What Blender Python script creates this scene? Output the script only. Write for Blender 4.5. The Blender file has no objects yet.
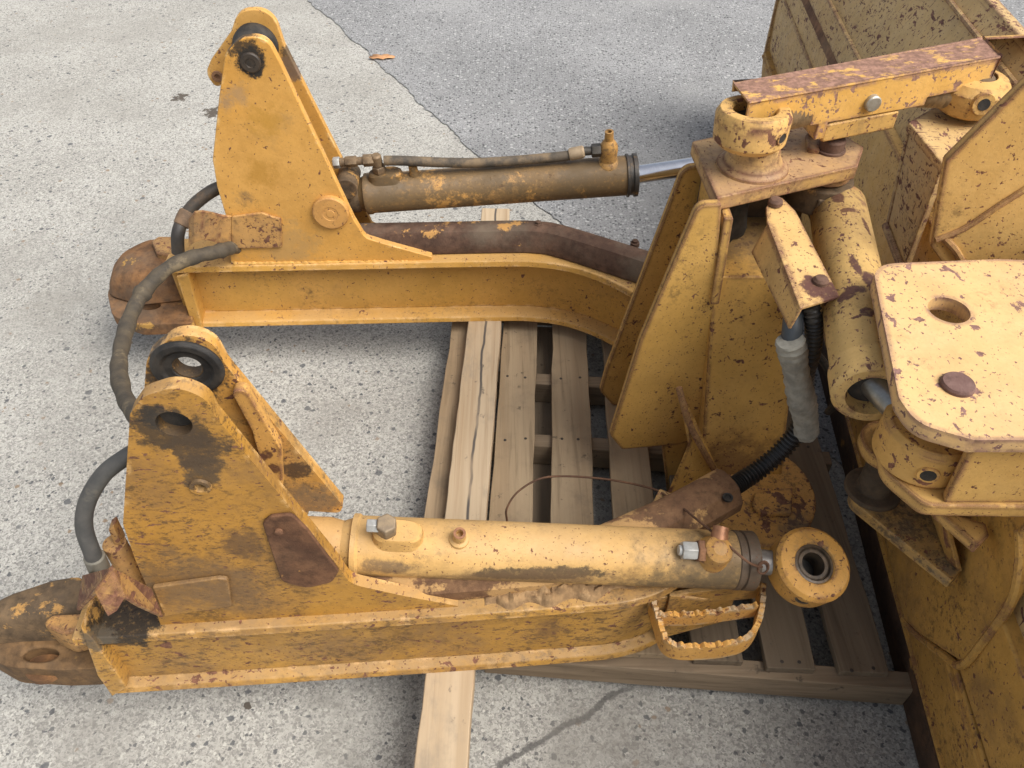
import bpy, bmesh, math, random
from mathutils import Vector as V, Matrix
random.seed(7)
C = bpy.context.scene.collection
R = math.radians

# ------------------------------------------------------------------ camera (phone held at 1.5 m, looking 45 degrees down)
H, PITCH, F = 1.5, R(45), 800.0
cam_d = bpy.data.cameras.new('camera'); cam = bpy.data.objects.new('camera', cam_d); C.objects.link(cam)
cam.location = (0, 0, H); cam.rotation_euler = (R(45), 0, 0)
cam_d.sensor_width = 36; cam_d.lens = F / 1024 * 36; cam_d.clip_end = 2000; cam_d.clip_start = .02
bpy.context.scene.camera = cam
S2 = math.sqrt(.5)

def ray(u, v):
    x, y = (u - 512) / F, (384 - v) / F
    return V((x, S2 * (1 + y), S2 * (-1 + y)))
def pz(u, v, z): d = ray(u, v); t = (z - H) / d.z; return V((d.x*t, d.y*t, z))
def py(u, v, Y): d = ray(u, v); t = Y / d.y; return V((d.x*t, Y, H + d.z*t))

class Fr:                                    # a vertical plane seen in plan: origin, yaw; offsets go away from the viewer
    def __init__(s, x, y, yaw):
        s.o = V((x, y, 0)); a = R(yaw); s.e = V((math.cos(a), math.sin(a), 0)); s.n = V((-math.sin(a), math.cos(a), 0)); s.z = V((0,0,1))
    def p(s, u, v, off=0):
        d = ray(u, v); c = V((0,0,H)); t = ((s.o + s.n*off) - c).dot(s.n) / d.dot(s.n); return c + d*t
    def at(s, a, off, z): return s.o + s.e*a + s.n*off + V((0,0,z))
    def circ(s, c, r, n=28): return [c + s.e*(r*math.cos(2*math.pi*i/n)) + s.z*(r*math.sin(2*math.pi*i/n)) for i in range(n)]
FAR = Fr(-.831, 1.561, 1.8)
NEAR = Fr(-.687, .598, 3.9)

# ------------------------------------------------------------------ mesh helpers
def fillet(pts, n=6):
    """pts: list of Vector or (Vector, radius); rounds the corners that carry a radius."""
    P = [(p, 0) if isinstance(p, V) else p for p in pts]; out = []
    for i, (p, r) in enumerate(P):
        if r <= 0: out.append(p.copy()); continue
        a, b = P[i-1][0], P[(i+1) % len(P)][0]
        da, db = (a-p), (b-p); la, lb = da.length, db.length; da.normalize(); db.normalize()
        ang = da.angle(db); d = min(r / math.tan(ang/2), la*.49, lb*.49); rr = d*math.tan(ang/2)
        c = p + (da+db).normalized() * (rr/math.sin(ang/2)); s, e = p+da*d-c, p+db*d-c
        for k in range(n+1):
            t = k/n; w = s.angle(e)
            out.append(c + (s*math.sin((1-t)*w) + e*math.sin(t*w))/math.sin(w) if w > 1e-4 else c + s)
    return out

def prism(bm, pts, vec, holes=()):
    pts = fillet(pts); vec = V(vec)
    if not holes:
        a = [bm.verts.new(p) for p in pts]; b = [bm.verts.new(p+vec) for p in pts]
        bm.faces.new(a); bm.faces.new(b[::-1]); n = len(a)
        for i in range(n): bm.faces.new((a[i], b[i], b[(i+1) % n], a[(i+1) % n]))
        return
    t = bmesh.new(); es = []; loops = [pts] + [list(h) for h in holes]
    for L in loops:
        vs = [t.verts.new(p) for p in L]
        for i in range(len(vs)): es.append(t.edges.new((vs[i], vs[(i+1) % len(vs)])))
    n = vec.normalized()
    bmesh.ops.triangle_fill(t, use_beauty=True, use_dissolve=False, edges=es, normal=n)
    t.verts.index_update()
    fs = [[v.co.copy() for v in f.verts] for f in t.faces]; t.free()
    key = lambda p: (round(p.x, 6), round(p.y, 6), round(p.z, 6))
    A, B = {}, {}
    def ga(p):
        k = key(p)
        if k not in A: A[k] = bm.verts.new(p); B[k] = bm.verts.new(p+vec)
        return A[k], B[k]
    for f in fs:
        g = [ga(p) for p in f]
        bm.faces.new([x[0] for x in g]); bm.faces.new([x[1] for x in g][::-1])
    for L in loops:
        for i in range(len(L)):
            a, b = ga(L[i]), ga(L[(i+1) % len(L)])
            bm.faces.new((a[0], a[1], b[1], b[0]))

def hexa(bm, b4, t4):
    a = [bm.verts.new(p) for p in b4]; b = [bm.verts.new(p) for p in t4]
    bm.faces.new(a[::-1]); bm.faces.new(b)
    for i in range(4): bm.faces.new((a[i], a[(i+1) % 4], b[(i+1) % 4], b[i]))

def box(bm, c, size, ex=V((1,0,0)), ey=V((0,1,0))):
    ez = ex.cross(ey); c = V(c); sx, sy, sz = [q/2 for q in size]
    L = lambda x, y, z: c + ex*x + ey*y + ez*z
    hexa(bm, [L(-sx,-sy,-sz), L(sx,-sy,-sz), L(sx,sy,-sz), L(-sx,sy,-sz)], [L(-sx,-sy,sz), L(sx,-sy,sz), L(sx,sy,sz), L(-sx,sy,sz)])

def basis(d):
    d = d.normalized(); a = V((0,0,1)) if abs(d.z) < .9 else V((1,0,0)); x = d.cross(a).normalized(); return x, d.cross(x)

def lathe(bm, o, d, prof, n=36, cap=True, a0=0):
    """prof: list of (distance along d, radius)"""
    o, d = V(o), V(d).normalized(); x, y = basis(d); rings = []
    for s, r in prof:
        rings.append([bm.verts.new(o + d*s + x*(r*math.cos(a0+2*math.pi*i/n)) + y*(r*math.sin(a0+2*math.pi*i/n))) for i in range(n)])
    for A, B in zip(rings, rings[1:]):
        for i in range(n): bm.faces.new((A[i], A[(i+1) % n], B[(i+1) % n], B[i]))
    if cap: bm.faces.new(rings[0][::-1]); bm.faces.new(rings[-1])

def ringlathe(bm, o, d, prof, n=40):
    """closed profile (torus-like): rings, eyes"""
    o, d = V(o), V(d).normalized(); x, y = basis(d); rings = []
    for s, r in prof:
        rings.append([bm.verts.new(o + d*s + x*(r*math.cos(2*math.pi*i/n)) + y*(r*math.sin(2*math.pi*i/n))) for i in range(n)])
    for k in range(len(rings)):
        A, B = rings[k], rings[(k+1) % len(rings)]
        for i in range(n): bm.faces.new((A[i], A[(i+1) % n], B[(i+1) % n], B[i]))

def smooth_path(pts, m=10):
    P = [pts[0]*2 - pts[1]] + list(pts) + [pts[-1]*2 - pts[-2]]; out = []
    for i in range(1, len(P)-2):
        a, b, c, d = P[i-1:i+3]
        for k in range(m):
            t = k/m
            out.append(.5*((2*b) + (c-a)*t + (2*a-5*b+4*c-d)*t*t + (3*b-a-3*c+d)*t**3))
    out.append(P[-2]); return out

def tube(bm, pts, r, n=14, m=10, smooth=True, rf=None, squash=1):
    path = smooth_path(pts, m) if smooth else list(pts)
    T = [(path[min(i+1, len(path)-1)] - path[max(i-1, 0)]).normalized() for i in range(len(path))]
    x, y = basis(T[0]); rings = []
    for i, p in enumerate(path):
        x = (x - T[i]*x.dot(T[i])).normalized(); y = T[i].cross(x)
        rr = rf(i, len(path)) if rf else r
        rings.append([bm.verts.new(p + x*(rr*math.cos(2*math.pi*k/n)) + y*(rr*squash*math.sin(2*math.pi*k/n))) for k in range(n)])
    for A, B in zip(rings, rings[1:]):
        for i in range(n): bm.faces.new((A[i], A[(i+1) % n], B[(i+1) % n], B[i]))
    bm.faces.new(rings[0][::-1]); bm.faces.new(rings[-1])

def sweep(bm, path, prof):
    """path: plan points (Vector); prof: closed list of (side, up) offsets; side is to the left of travel (away from the viewer for +X travel)"""
    rings = []
    for i, p in enumerate(path):
        t = path[min(i+1, len(path)-1)] - path[max(i-1, 0)]; t.z = 0; t.normalize(); n = V((-t.y, t.x, 0))
        rings.append([bm.verts.new(p + n*a + V((0,0,b))) for a, b in prof])
    k = len(prof)
    for A, B in zip(rings, rings[1:]):
        for i in range(k): bm.faces.new((A[i], A[(i+1) % k], B[(i+1) % k], B[i]))
    bm.faces.new(rings[0][::-1]); bm.faces.new(rings[-1])

def thing(name, label, cat, loc, group=None):
    o = bpy.data.objects.new(name, None); C.objects.link(o); o.location = loc; o.empty_display_size = .05
    o['label'] = label; o['category'] = cat
    if group: o['group'] = group
    return o

def part(name, bm, mat, parent=None, bevel=.0025, label=None, root=None, loc=None, angle=32, sub=0):
    """links the bmesh as ONE mesh object; root is the Empty whose location the coordinates are taken from"""
    bmesh.ops.recalc_face_normals(bm, faces=bm.faces)
    me = bpy.data.meshes.new(name); off = V((0,0,0))
    q = parent
    while q: off += V(q.location); q = q.parent
    if loc is not None: off = V(loc)
    bmesh.ops.translate(bm, vec=-off, verts=bm.verts); bm.to_mesh(me); bm.free()
    for p in me.polygons: p.use_smooth = True
    me.set_sharp_from_angle(angle=R(angle))
    me.materials.append(mat)
    o = bpy.data.objects.new(name, me); C.objects.link(o)
    if parent: o.parent = parent
    elif loc is not None: o.location = loc
    if bevel:
        b = o.modifiers.new('bevel', 'BEVEL'); b.width = bevel; b.segments = 2; b.limit_method = 'ANGLE'; b.angle_limit = R(38); b.harden_normals = True
    if label: o['label'] = label
    return o

# ------------------------------------------------------------------ materials
class NT:
    def __init__(s, name):
        s.m = bpy.data.materials.new(name); s.m.use_nodes = True; s.t = s.m.node_tree; s.t.nodes.clear()
        s.out = s.n('ShaderNodeOutputMaterial'); s.b = s.n('ShaderNodeBsdfPrincipled'); s.l(s.b.outputs[0], s.out.inputs[0])
        s.co = s.n('ShaderNodeTexCoord').outputs['Object']
    def n(s, ty, **k):
        o = s.t.nodes.new(ty)
        for a, b in k.items(): setattr(o, a, b)
        return o
    def l(s, a, b): s.t.links.new(a, b)
    def setin(s, sock, val):
        if hasattr(val, 'is_linked') or hasattr(val, 'links'): s.l(val, sock)
        else: sock.default_value = val
    def math(s, op, a, b=None, clamp=False):
        o = s.n('ShaderNodeMath', operation=op, use_clamp=clamp); s.setin(o.inputs[0], a)
        if b is not None: s.setin(o.inputs[1], b)
        return o.outputs[0]
    def noise(s, scale, detail=4, rough=.55, off=(0,0,0), stretch=(1,1,1), dist=0, rot=(0,0,0)):
        mp = s.n('ShaderNodeMapping'); s.l(s.co, mp.inputs[0]); mp.inputs['Location'].default_value = off; mp.inputs['Scale'].default_value = stretch; mp.inputs['Rotation'].default_value = rot
        o = s.n('ShaderNodeTexNoise'); s.l(mp.outputs[0], o.inputs['Vector']); o.inputs['Scale'].default_value = scale
        o.inputs['Detail'].default_value = detail; o.inputs['Roughness'].default_value = rough; o.inputs['Distortion'].default_value = dist
        return o.outputs['Fac']
    def vor(s, scale, off=(0,0,0), feature='F1', out='Distance', rnd=1, stretch=(1,1,1)):
        mp = s.n('ShaderNodeMapping'); s.l(s.co, mp.inputs[0]); mp.inputs['Location'].default_value = off; mp.inputs['Scale'].default_value = stretch
        o = s.n('ShaderNodeTexVoronoi', feature=feature); s.l(mp.outputs[0], o.inputs['Vector']); o.inputs['Scale'].default_value = scale; o.inputs['Randomness'].default_value = rnd
        return o.outputs[out]
    def ramp(s, f, a, b, lo=0, hi=1):
        o = s.n('ShaderNodeMapRange', interpolation_type='SMOOTHSTEP'); s.l(f, o.inputs[0])
        for i, q in enumerate((a, b, lo, hi)): s.setin(o.inputs[i+1], q)
        return o.outputs[0]
    def mix(s, f, a, b, mode='MIX'):
        o = s.n('ShaderNodeMix', data_type='RGBA', blend_type=mode); s.setin(o.inputs[0], f)
        for k, q in ((6, a), (7, b)):
            if isinstance(q, tuple): o.inputs[k].default_value = (*q, 1) if len(q) == 3 else q
            else: s.l(q, o.inputs[k])
        return o.outputs[2]
    def bump(s, h, strength, dist=.001, prev=None):
        o = s.n('ShaderNodeBump'); s.l(h, o.inputs['Height']); o.inputs['Strength'].default_value = strength; o.inputs['Distance'].default_value = dist
        if prev is not None: s.l(prev, o.inputs['Normal'])
        return o.outputs[0]

YEL = (.60, .305, .062); PALE = (.70, .43, .15); RUST = (.115, .050, .028); DUST = (.30, .215, .125); OIL = (.030, .025, .020)

def paint(name, base=YEL, pale=PALE, fade=.45, dirt=.3, dirtcol=(.22, .145, .07), dscale=5, rust=.3, rustcol=RUST, cscale=55, stretch=(1,1,1), rot=(0,0,0),
          edge=.5, edgecol=None, top=0, spots=(), seed=0, rough=.55, streak=0, scratch=0, grime=.25, gst=(1,1,1), updust=0, dustc=(.44,.30,.16)):
    g = NT(name); o = (seed*3.7, seed*1.9, seed*2.3)
    col = g.mix(g.ramp(g.noise(3.2, 5, .6, o), .35, .68, 0, fade), base, pale)
    col = g.mix(g.ramp(g.noise(18, 6, .65, o), .42, .75, 0, .30), col, tuple(c*.70 for c in base))
    col = g.mix(g.ramp(g.noise(160, 3, .6, o), .45, .8, 0, .22), col, tuple(c*.55 for c in base))
    if dirt:
        dm = g.math('MULTIPLY', g.ramp(g.noise(dscale, 7, .68, (o[1]+5, o[0], 1)), .64-.34*dirt, .80-.25*dirt), g.ramp(g.noise(70, 5, .7, o), .25, .62, .35, 1))
        col = g.mix(g.math('MULTIPLY', dm, min(1, .45+dirt*.6)), col, dirtcol)
        # clotted darker dirt
        dk = g.math('MULTIPLY', g.ramp(g.noise(dscale*2.3, 8, .72, (2, o[0]+4, o[1])), .72-.26*dirt, .80-.22*dirt), g.ramp(g.noise(130, 4, .7, o), .35, .6))
        col = g.mix(g.math('MULTIPLY', dk, .75), col, tuple(c*.40 for c in dirtcol))
    if streak:
        sm = g.ramp(g.noise(22, 6, .7, o, stretch=(1, 1, .08)), .52, .72, 0, streak)
        col = g.mix(sm, col, tuple(c*.7 for c in dirtcol))
    # tonal unevenness and fine mottled grime
    col = g.mix(g.ramp(g.noise(9, 8, .72, (o[1], 6, o[0])), .40, .66, 0, .34), col, tuple(c*.62 for c in base))
    if grime:
        gm = g.math('MULTIPLY', g.ramp(g.noise(75, 8, .78, (o[0], o[1], 3), gst), .50, .60), g.ramp(g.noise(4.5, 5, .65, (3, o[2], o[1])), .60-.30*grime, .72-.25*grime))
        col = g.mix(g.math('MULTIPLY', gm, min(.9, .35+.6*grime)), col, tuple(c*.45 for c in dirtcol))
    if updust:
        geo = g.n('ShaderNodeNewGeometry'); sx = g.n('ShaderNodeSeparateXYZ'); g.l(geo.outputs['Normal'], sx.inputs[0])
        um = g.math('MULTIPLY', g.ramp(sx.outputs[2], .45, .85), g.ramp(g.noise(11, 7, .7, o), .30, .60, .35, 1))
        col = g.mix(g.math('MULTIPLY', um, updust), col, dustc)
    masks = []
    if rust:
        big = g.ramp(g.noise(6.5, 4, .6, (o[2], 3, o[1])), .34, .70)
        th = g.math('SUBTRACT', .668 - .06*rust, g.math('MULTIPLY', big, .03 + .075*rust))
        n1 = g.noise(cscale, 6, .62, (o[0], o[2], 7), stretch, .3, rot)
        masks.append(g.ramp(g.math('SUBTRACT', n1, th), -.005, .022))
        n2 = g.noise(cscale*3.1, 3, .6, (o[2], o[0], 2), stretch, 0, rot)
        th2 = g.math('SUBTRACT', .672 - .05*rust, g.math('MULTIPLY', big, .03 + .06*rust))
        masks.append(g.ramp(g.math('SUBTRACT', n2, th2), 0, .03))
    if rust:
        n3 = g.noise(cscale*.36, 9, .74, (o[1], o[2], 11), stretch, .4, rot)
        masks.append(g.ramp(g.math('SUBTRACT', n3, g.math('SUBTRACT', .70 - .055*rust, g.math('MULTIPLY', big, .05*rust))), 0, .012))
    if scratch:
        sc = g.noise(30, 2, .5, (o[0], 1, o[1]), (1.0, 7, 1.5), .0, (.3, .5, .9))
        masks.append(g.ramp(sc, .675-.05*scratch, .70-.05*scratch))
    if top:
        geo = g.n('ShaderNodeNewGeometry'); sx = g.n('ShaderNodeSeparateXYZ'); g.l(geo.outputs['Normal'], sx.inputs[0])
        masks.append(g.math('MULTIPLY', g.ramp(sx.outputs[2], .75, .93), g.ramp(g.noise(24, 7, .68, o, (1, 2, 1)), .60-.30*top, .68-.28*top)))
    if edge:
        bv = g.n('ShaderNodeBevel', samples=4); bv.inputs['Radius'].default_value = .012
        geo = g.n('ShaderNodeNewGeometry')
        dt = g.n('ShaderNodeVectorMath', operation='DOT_PRODUCT'); g.l(bv.outputs[0], dt.inputs[0]); g.l(geo.outputs['True Normal'], dt.inputs[1])
        e = g.ramp(dt.outputs['Value'], .996, .965)
        em = g.math('MULTIPLY', e, g.ramp(g.noise(28, 6, .7, o), .62-.35*edge, .70-.22*edge), clamp=True)
        if edgecol: col = g.mix(em, col, edgecol)
        else: masks.append(em)
    rm = None
    for q in masks: rm = q if rm is None else g.math('MAXIMUM', rm, q)
    if rm is not None:
        rc = g.mix(g.ramp(g.noise(90, 5, .7, o), .35, .7), rustcol, tuple(min(1, c*1.9+.01) for c in rustcol))
        col = g.mix(rm, col, rc)
    for (p, r, c, hard, *sxx) in spots:            # stains with a shape of their own, in object space
        vm = g.n('ShaderNodeVectorMath', operation='DISTANCE'); 
        if sxx:
            mp = g.n('ShaderNodeMapping'); g.l(g.co, mp.inputs[0]); mp.inputs['Scale'].default_value = sxx[0]; g.l(mp.outputs[0], vm.inputs[0]); vm.inputs[1].default_value = [a_*b_ for a_, b_ in zip(p, sxx[0])]
        else: g.l(g.co, vm.inputs[0]); vm.inputs[1].default_value = p
        nd = g.math('ADD', vm.outputs['Value'], g.math('MULTIPLY', g.math('SUBTRACT', g.noise(30, 8, .75, (p[0]*9, 2, 1)), .5), r*2.6))
        sm = g.math('MULTIPLY', g.ramp(nd, r*1.02, r*(.72 if hard > .5 else .3)), min(1, .55+.45*hard))
        sm = g.math('MULTIPLY', sm, g.ramp(g.noise(120, 4, .7, o), .22, .5, .5, 1))
        col = g.mix(sm, col, c)
    g.l(col, g.b.inputs['Base Color'])
    rr = g.ramp(g.noise(40, 4, .6, o), .3, .7, rough-.08, rough+.14)
    g.l(g.math('MAXIMUM', rr, g.math('MULTIPLY', rm, .85)) if rm is not None else rr, g.b.inputs['Roughness'])
    g.b.inputs['Specular IOR Level'].default_value = .35
    bn = g.bump(g.noise(55, 6, .65, o), .25, .004)
    bn = g.bump(g.noise(320, 3, .7, o), .22, .0012, bn)
    if rm is not None:
        inv = g.math('SUBTRACT', 1.0, rm); bn = g.bump(inv, .45, .0008, bn)
    g.l(bn, g.b.inputs['Normal'])
    return g.m

def rusty(name, base=(.125, .062, .035), light=(.30, .15, .075), patch=0, patchcol=PALE, seed=0, rough=.8, dust=.3, dustcol=DUST):
    g = NT(name); o = (seed*2.1, seed, seed*3.3)
    col = g.mix(g.ramp(g.noise(16, 7, .7, o), .35, .70), base, light)
    col = g.mix(g.ramp(g.noise(60, 5, .7, o), .45, .72, 0, .6), col, tuple(c*.45 for c in base))
    col = g.mix(g.ramp(g.noise(5, 6, .65, (1, o[0], 2)), .45, .70, 0, dust), col, dustcol)
    if patch:
        pm = g.math('MULTIPLY', g.ramp(g.noise(9, 6, .7, (o[1], 4, o[0])), .66-.2*patch, .70-.18*patch), g.ramp(g.noise(75, 5, .7, o), .30, .45))
        col = g.mix(pm, col, patchcol)
    g.l(col, g.b.inputs['Base Color']); g.b.inputs['Roughness'].default_value = rough; g.b.inputs['Specular IOR Level'].default_value = .3
    bn = g.bump(g.noise(60, 7, .7, o), .5, .003); g.l(g.bump(g.noise(300, 3, .7, o), .4, .001, bn), g.b.inputs['Normal'])
    return g.m

def plain(name, col, col2=None, rough=.6, metal=0, scale=40, bump=.3, seed=0, dust=0, dustcol=DUST, sc=(1,1,1)):
    g = NT(name); o = (seed, seed*2.2, 1)
    c = g.mix(g.ramp(g.noise(scale, 6, .65, o, sc), .35, .68), col, col2 or tuple(x*.6 for x in col))
    if dust: c = g.mix(g.ramp(g.noise(scale*.5, 7, .7, (o[1], 3, 3)), .62-.3*dust, .74-.2*dust, 0, .85), c, dustcol)
    g.l(c, g.b.inputs['Base Color']); g.b.inputs['Roughness'].default_value = rough; g.b.inputs['Metallic'].default_value = metal
    if bump: g.l(g.bump(g.noise(scale*4, 4, .7, o), bump, .001), g.b.inputs['Normal'])
    return g.m

def wood(name, a, b, seed=0, along='Y', nails=0):
    g = NT(name); o = (seed*1.37, seed*.71, seed*.37)
    st = {'Y': (1, .035, 1), 'X': (.035, 1, 1)}[along]
    gr = g.noise(95, 4, .6, o, st, .4); gr2 = g.noise(22, 5, .65, o, st, 1.2)
    col = g.mix(g.ramp(gr2, .3, .7), a, b)
    col = g.mix(g.ramp(gr, .5, .72, 0, .45), col, tuple(c*.5 for c in a))
    col = g.mix(g.ramp(g.noise(7, 6, .7, o), .48, .72, 0, .6), col, (.17, .13, .09))
    col = g.mix(g.ramp(g.noise(34, 5, .7, o), .62, .72, 0, .8), col, (.075, .06, .045))
    g.l(col, g.b.inputs['Base Color']); g.b.inputs['Roughness'].default_value = .85; g.b.inputs['Specular IOR Level'].default_value = .2
    g.l(g.bump(gr, .5, .0025, g.bump(g.noise(200, 3, .6, o), .15, .001)), g.b.inputs['Normal'])
    return g.m

def ground_mat():
    g = NT('exposed_aggregate_concrete')
    col = g.mix(g.ramp(g.noise(2.2, 6, .6), .35, .68), (.385, .37, .33), (.46, .445, .40))
    # salt and pepper: small grains of random tone, then darker stones of uneven size
    dn = g.n('ShaderNodeTexNoise'); g.l(g.co, dn.inputs['Vector']); dn.inputs['Scale'].default_value = 130; dn.inputs['Detail'].default_value = 3
    wv = g.n('ShaderNodeVectorMath', operation='SCALE'); g.l(dn.outputs['Color'], wv.inputs[0]); wv.inputs['Scale'].default_value = .011
    wc = g.n('ShaderNodeVectorMath', operation='ADD'); g.l(g.co, wc.inputs[0]); g.l(wv.outputs[0], wc.inputs[1])
    def grains(sc, off):
        mp = g.n('ShaderNodeMapping'); g.l(wc.outputs[0], mp.inputs[0]); mp.inputs['Location'].default_value = (off, off*.7, 0)
        vo = g.n('ShaderNodeTexVoronoi', feature='F1'); g.l(mp.outputs[0], vo.inputs['Vector']); vo.inputs['Scale'].default_value = sc
        cr = g.n('ShaderNodeSeparateColor'); g.l(vo.outputs['Color'], cr.inputs[0]); return cr.outputs, vo.outputs['Distance']
    cr, ds = grains(215, 2)
    col = g.mix(g.ramp(cr[0], .45, .95, 0, .62), col, (.15, .143, .13))
    col = g.mix(g.ramp(cr[1], .70, .95, 0, .5), col, (.62, .60, .53))
    cr, ds = grains(400, 6)
    col = g.mix(g.ramp(cr[0], .55, .98, 0, .62), col, (.15, .145, .14))
    for sc, keep, dark, off in ((85, .93, (.07, .074, .082), 0), (48, .965, (.09, .092, .098), 5), (120, .90, (.085, .085, .088), 8), (70, .975, (.24, .17, .11), 3)):
        cr, ds = grains(sc, off)
        inside = g.ramp(g.math('SUBTRACT', ds, g.math('ADD', g.math('MULTIPLY', cr[1], .30), .16)), .07, -.03)
        col = g.mix(g.math('MULTIPLY', g.math('MULTIPLY', inside, g.ramp(cr[0], keep, keep+.01)), .85), col, dark)
    col = g.mix(g.ramp(g.noise(1.3, 8, .7, (4, 4, 0)), .44, .70, 0, .5), col, (.26, .245, .215))
    col = g.mix(g.ramp(g.noise(9, 7, .7, (1, 7, 0)), .60, .78, 0, .35), col, (.20, .19, .17))
    # crack filled with dark mortar, ground coordinates
    P, Q = pz(625, 688, 0), pz(498, 768, 0); d = (Q-P).normalized(); nrm = V((-d.y, d.x, 0))
    sx = g.n('ShaderNodeVectorMath', operation='DOT_PRODUCT'); g.l(g.co, sx.inputs[0]); sx.inputs[1].default_value = nrm
    dist = g.math('ABSOLUTE', g.math('ADD', g.math('SUBTRACT', sx.outputs['Value'], P.dot(nrm)), g.math('MULTIPLY', g.math('SUBTRACT', g.noise(12, 6, .7), .5), .05)))
    sy = g.n('ShaderNodeVectorMath', operation='DOT_PRODUCT'); g.l(g.co, sy.inputs[0]); sy.inputs[1].default_value = d
    lim = g.ramp(sy.outputs['Value'], P.dot(d)-.05, P.dot(d)+.02)
    cm = g.math('MULTIPLY', g.ramp(dist, .0085, .003), lim)
    col = g.mix(g.math('MULTIPLY', cm, .8), col, (.09, .085, .08))
    for (p, r, c_, k_) in ((pz(60, 300, 0), .16, (.24, .225, .195), .5), (pz(330, 420, 0), .12, (.22, .205, .18), .45), (pz(90, 740, 0), .14, (.22, .205, .18), .5), (pz(620, 745, 0), .18, (.20, .185, .16), .55), (pz(330, 735, 0), .09, (.21, .20, .175), .5), (pz(120, 30, 0), .4, (.27, .255, .225), .4)):
        vm = g.n('ShaderNodeVectorMath', operation='DISTANCE'); g.l(g.co, vm.inputs[0]); vm.inputs[1].default_value = p
        nd = g.math('ADD', vm.outputs['Value'], g.math('MULTIPLY', g.math('SUBTRACT', g.noise(9, 7, .7, (p[0]*5, 1, 2)), .5), r*3))
        col = g.mix(g.math('MULTIPLY', g.ramp(nd, r, r*.2, 0, k_), g.ramp(g.noise(60, 4, .7), .3, .6, .4, 1)), col, c_)
    # damp spots seen behind the far tower
    for (p, r) in ((pz(181, 97, 0), .035), (pz(213, 112, 0), .05), (pz(247, 706, 0), .008), (pz(176, 99, 0), .02)):
        vm = g.n('ShaderNodeVectorMath', operation='DISTANCE'); g.l(g.co, vm.inputs[0]); vm.inputs[1].default_value = p
        nd = g.math('ADD', vm.outputs['Value'], g.math('MULTIPLY', g.math('SUBTRACT', g.noise(38, 6, .75), .5), r*4.5))
        col = g.mix(g.ramp(nd, r*.9, r*.6, 0, .95), col, (.085, .07, .055))
    g.l(col, g.b.inputs['Base Color']); g.b.inputs['Roughness'].default_value = .9; g.b.inputs['Specular IOR Level'].default_value = .2
    bn = g.bump(g.noise(180, 5, .7), .5, .003); g.l(g.bump(g.vor(110), .3, .002, bn), g.b.inputs['Normal'])
    return g.m

def asphalt_mat():
    g = NT('weathered_asphalt')
    col = g.mix(g.ramp(g.noise(1.6, 6, .6), .35, .68), (.27, .268, .262), (.35, .347, .34))
    col = g.mix(g.ramp(g.noise(210, 4, .75), .40, .66, 0, .8), col, (.13, .13, .132))
    for sc, keep, c, off in ((95, .76, (.38, .38, .37), 1), (110, .66, (.11, .11, .112), 4), (60, .90, (.40, .395, .38), 8), (75, .85, (.09, .09, .09), 2)):
        cr = g.n('ShaderNodeSeparateColor'); mp = g.n('ShaderNodeMapping'); g.l(g.co, mp.inputs[0]); mp.inputs['Location'].default_value = (off, off, 0)
        vo = g.n('ShaderNodeTexVoronoi', feature='F1'); g.l(mp.outputs[0], vo.inputs['Vector']); vo.inputs['Scale'].default_value = sc; g.l(vo.outputs['Color'], cr.inputs[0])
        col = g.mix(g.math('MULTIPLY', g.ramp(vo.outputs['Distance'], .48, .30), g.ramp(cr.outputs[0], keep, keep+.02)), col, c)
    col = g.mix(g.ramp(g.noise(1.2, 7, .7, (9, 1, 0)), .5, .72, 0, .5), col, (.33, .325, .31))
    g.l(col, g.b.inputs['Base Color']); g.b.inputs['Roughness'].default_value = .9; g.b.inputs['Specular IOR Level'].default_value = .25
    bn = g.bump(g.noise(150, 5, .7), .7, .004); g.l(g.bump(g.vor(90), .5, .004, bn), g.b.inputs['Normal'])
    return g.m

# ------------------------------------------------------------------ ground
bm = bmesh.new(); s = 150
bm.faces.new([bm.verts.new(p) for p in ((-s,-s,0), (s,-s,0), (s,s,0), (-s,s,0))])
o = part('ground', bm, ground_mat(), bevel=0); o['kind'] = 'structure'; o['label'] = 'pale exposed aggregate concrete slab'
a, b = pz(305, 0, 0), pz(470, 145, 0); d = (b-a).normalized()
bm = bmesh.new(); n = 450; ed = []
for i in range(n+1):
    t = -3 + 9*i/n; w = (random.random()-.5)*.012 + .012*math.sin(i*.047) + .006*math.sin(i*.31)
    ed.append(a + d*t + V((-d.y, d.x, 0))*w)
far_a, far_b = a - d*120, a + d*120; nn = V((-d.y, d.x, 0))
if nn.x < 0: nn = -nn
pts = [far_a] + ed + [far_b, far_b + nn*140, far_a + nn*140]
bm.faces.new([bm.verts.new(V((p.x, p.y, .004))) for p in pts])
o = part('asphalt_road', bm, asphalt_mat(), bevel=0); o['kind'] = 'structure'; o['label'] = 'grey weathered asphalt beside the concrete'

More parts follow.
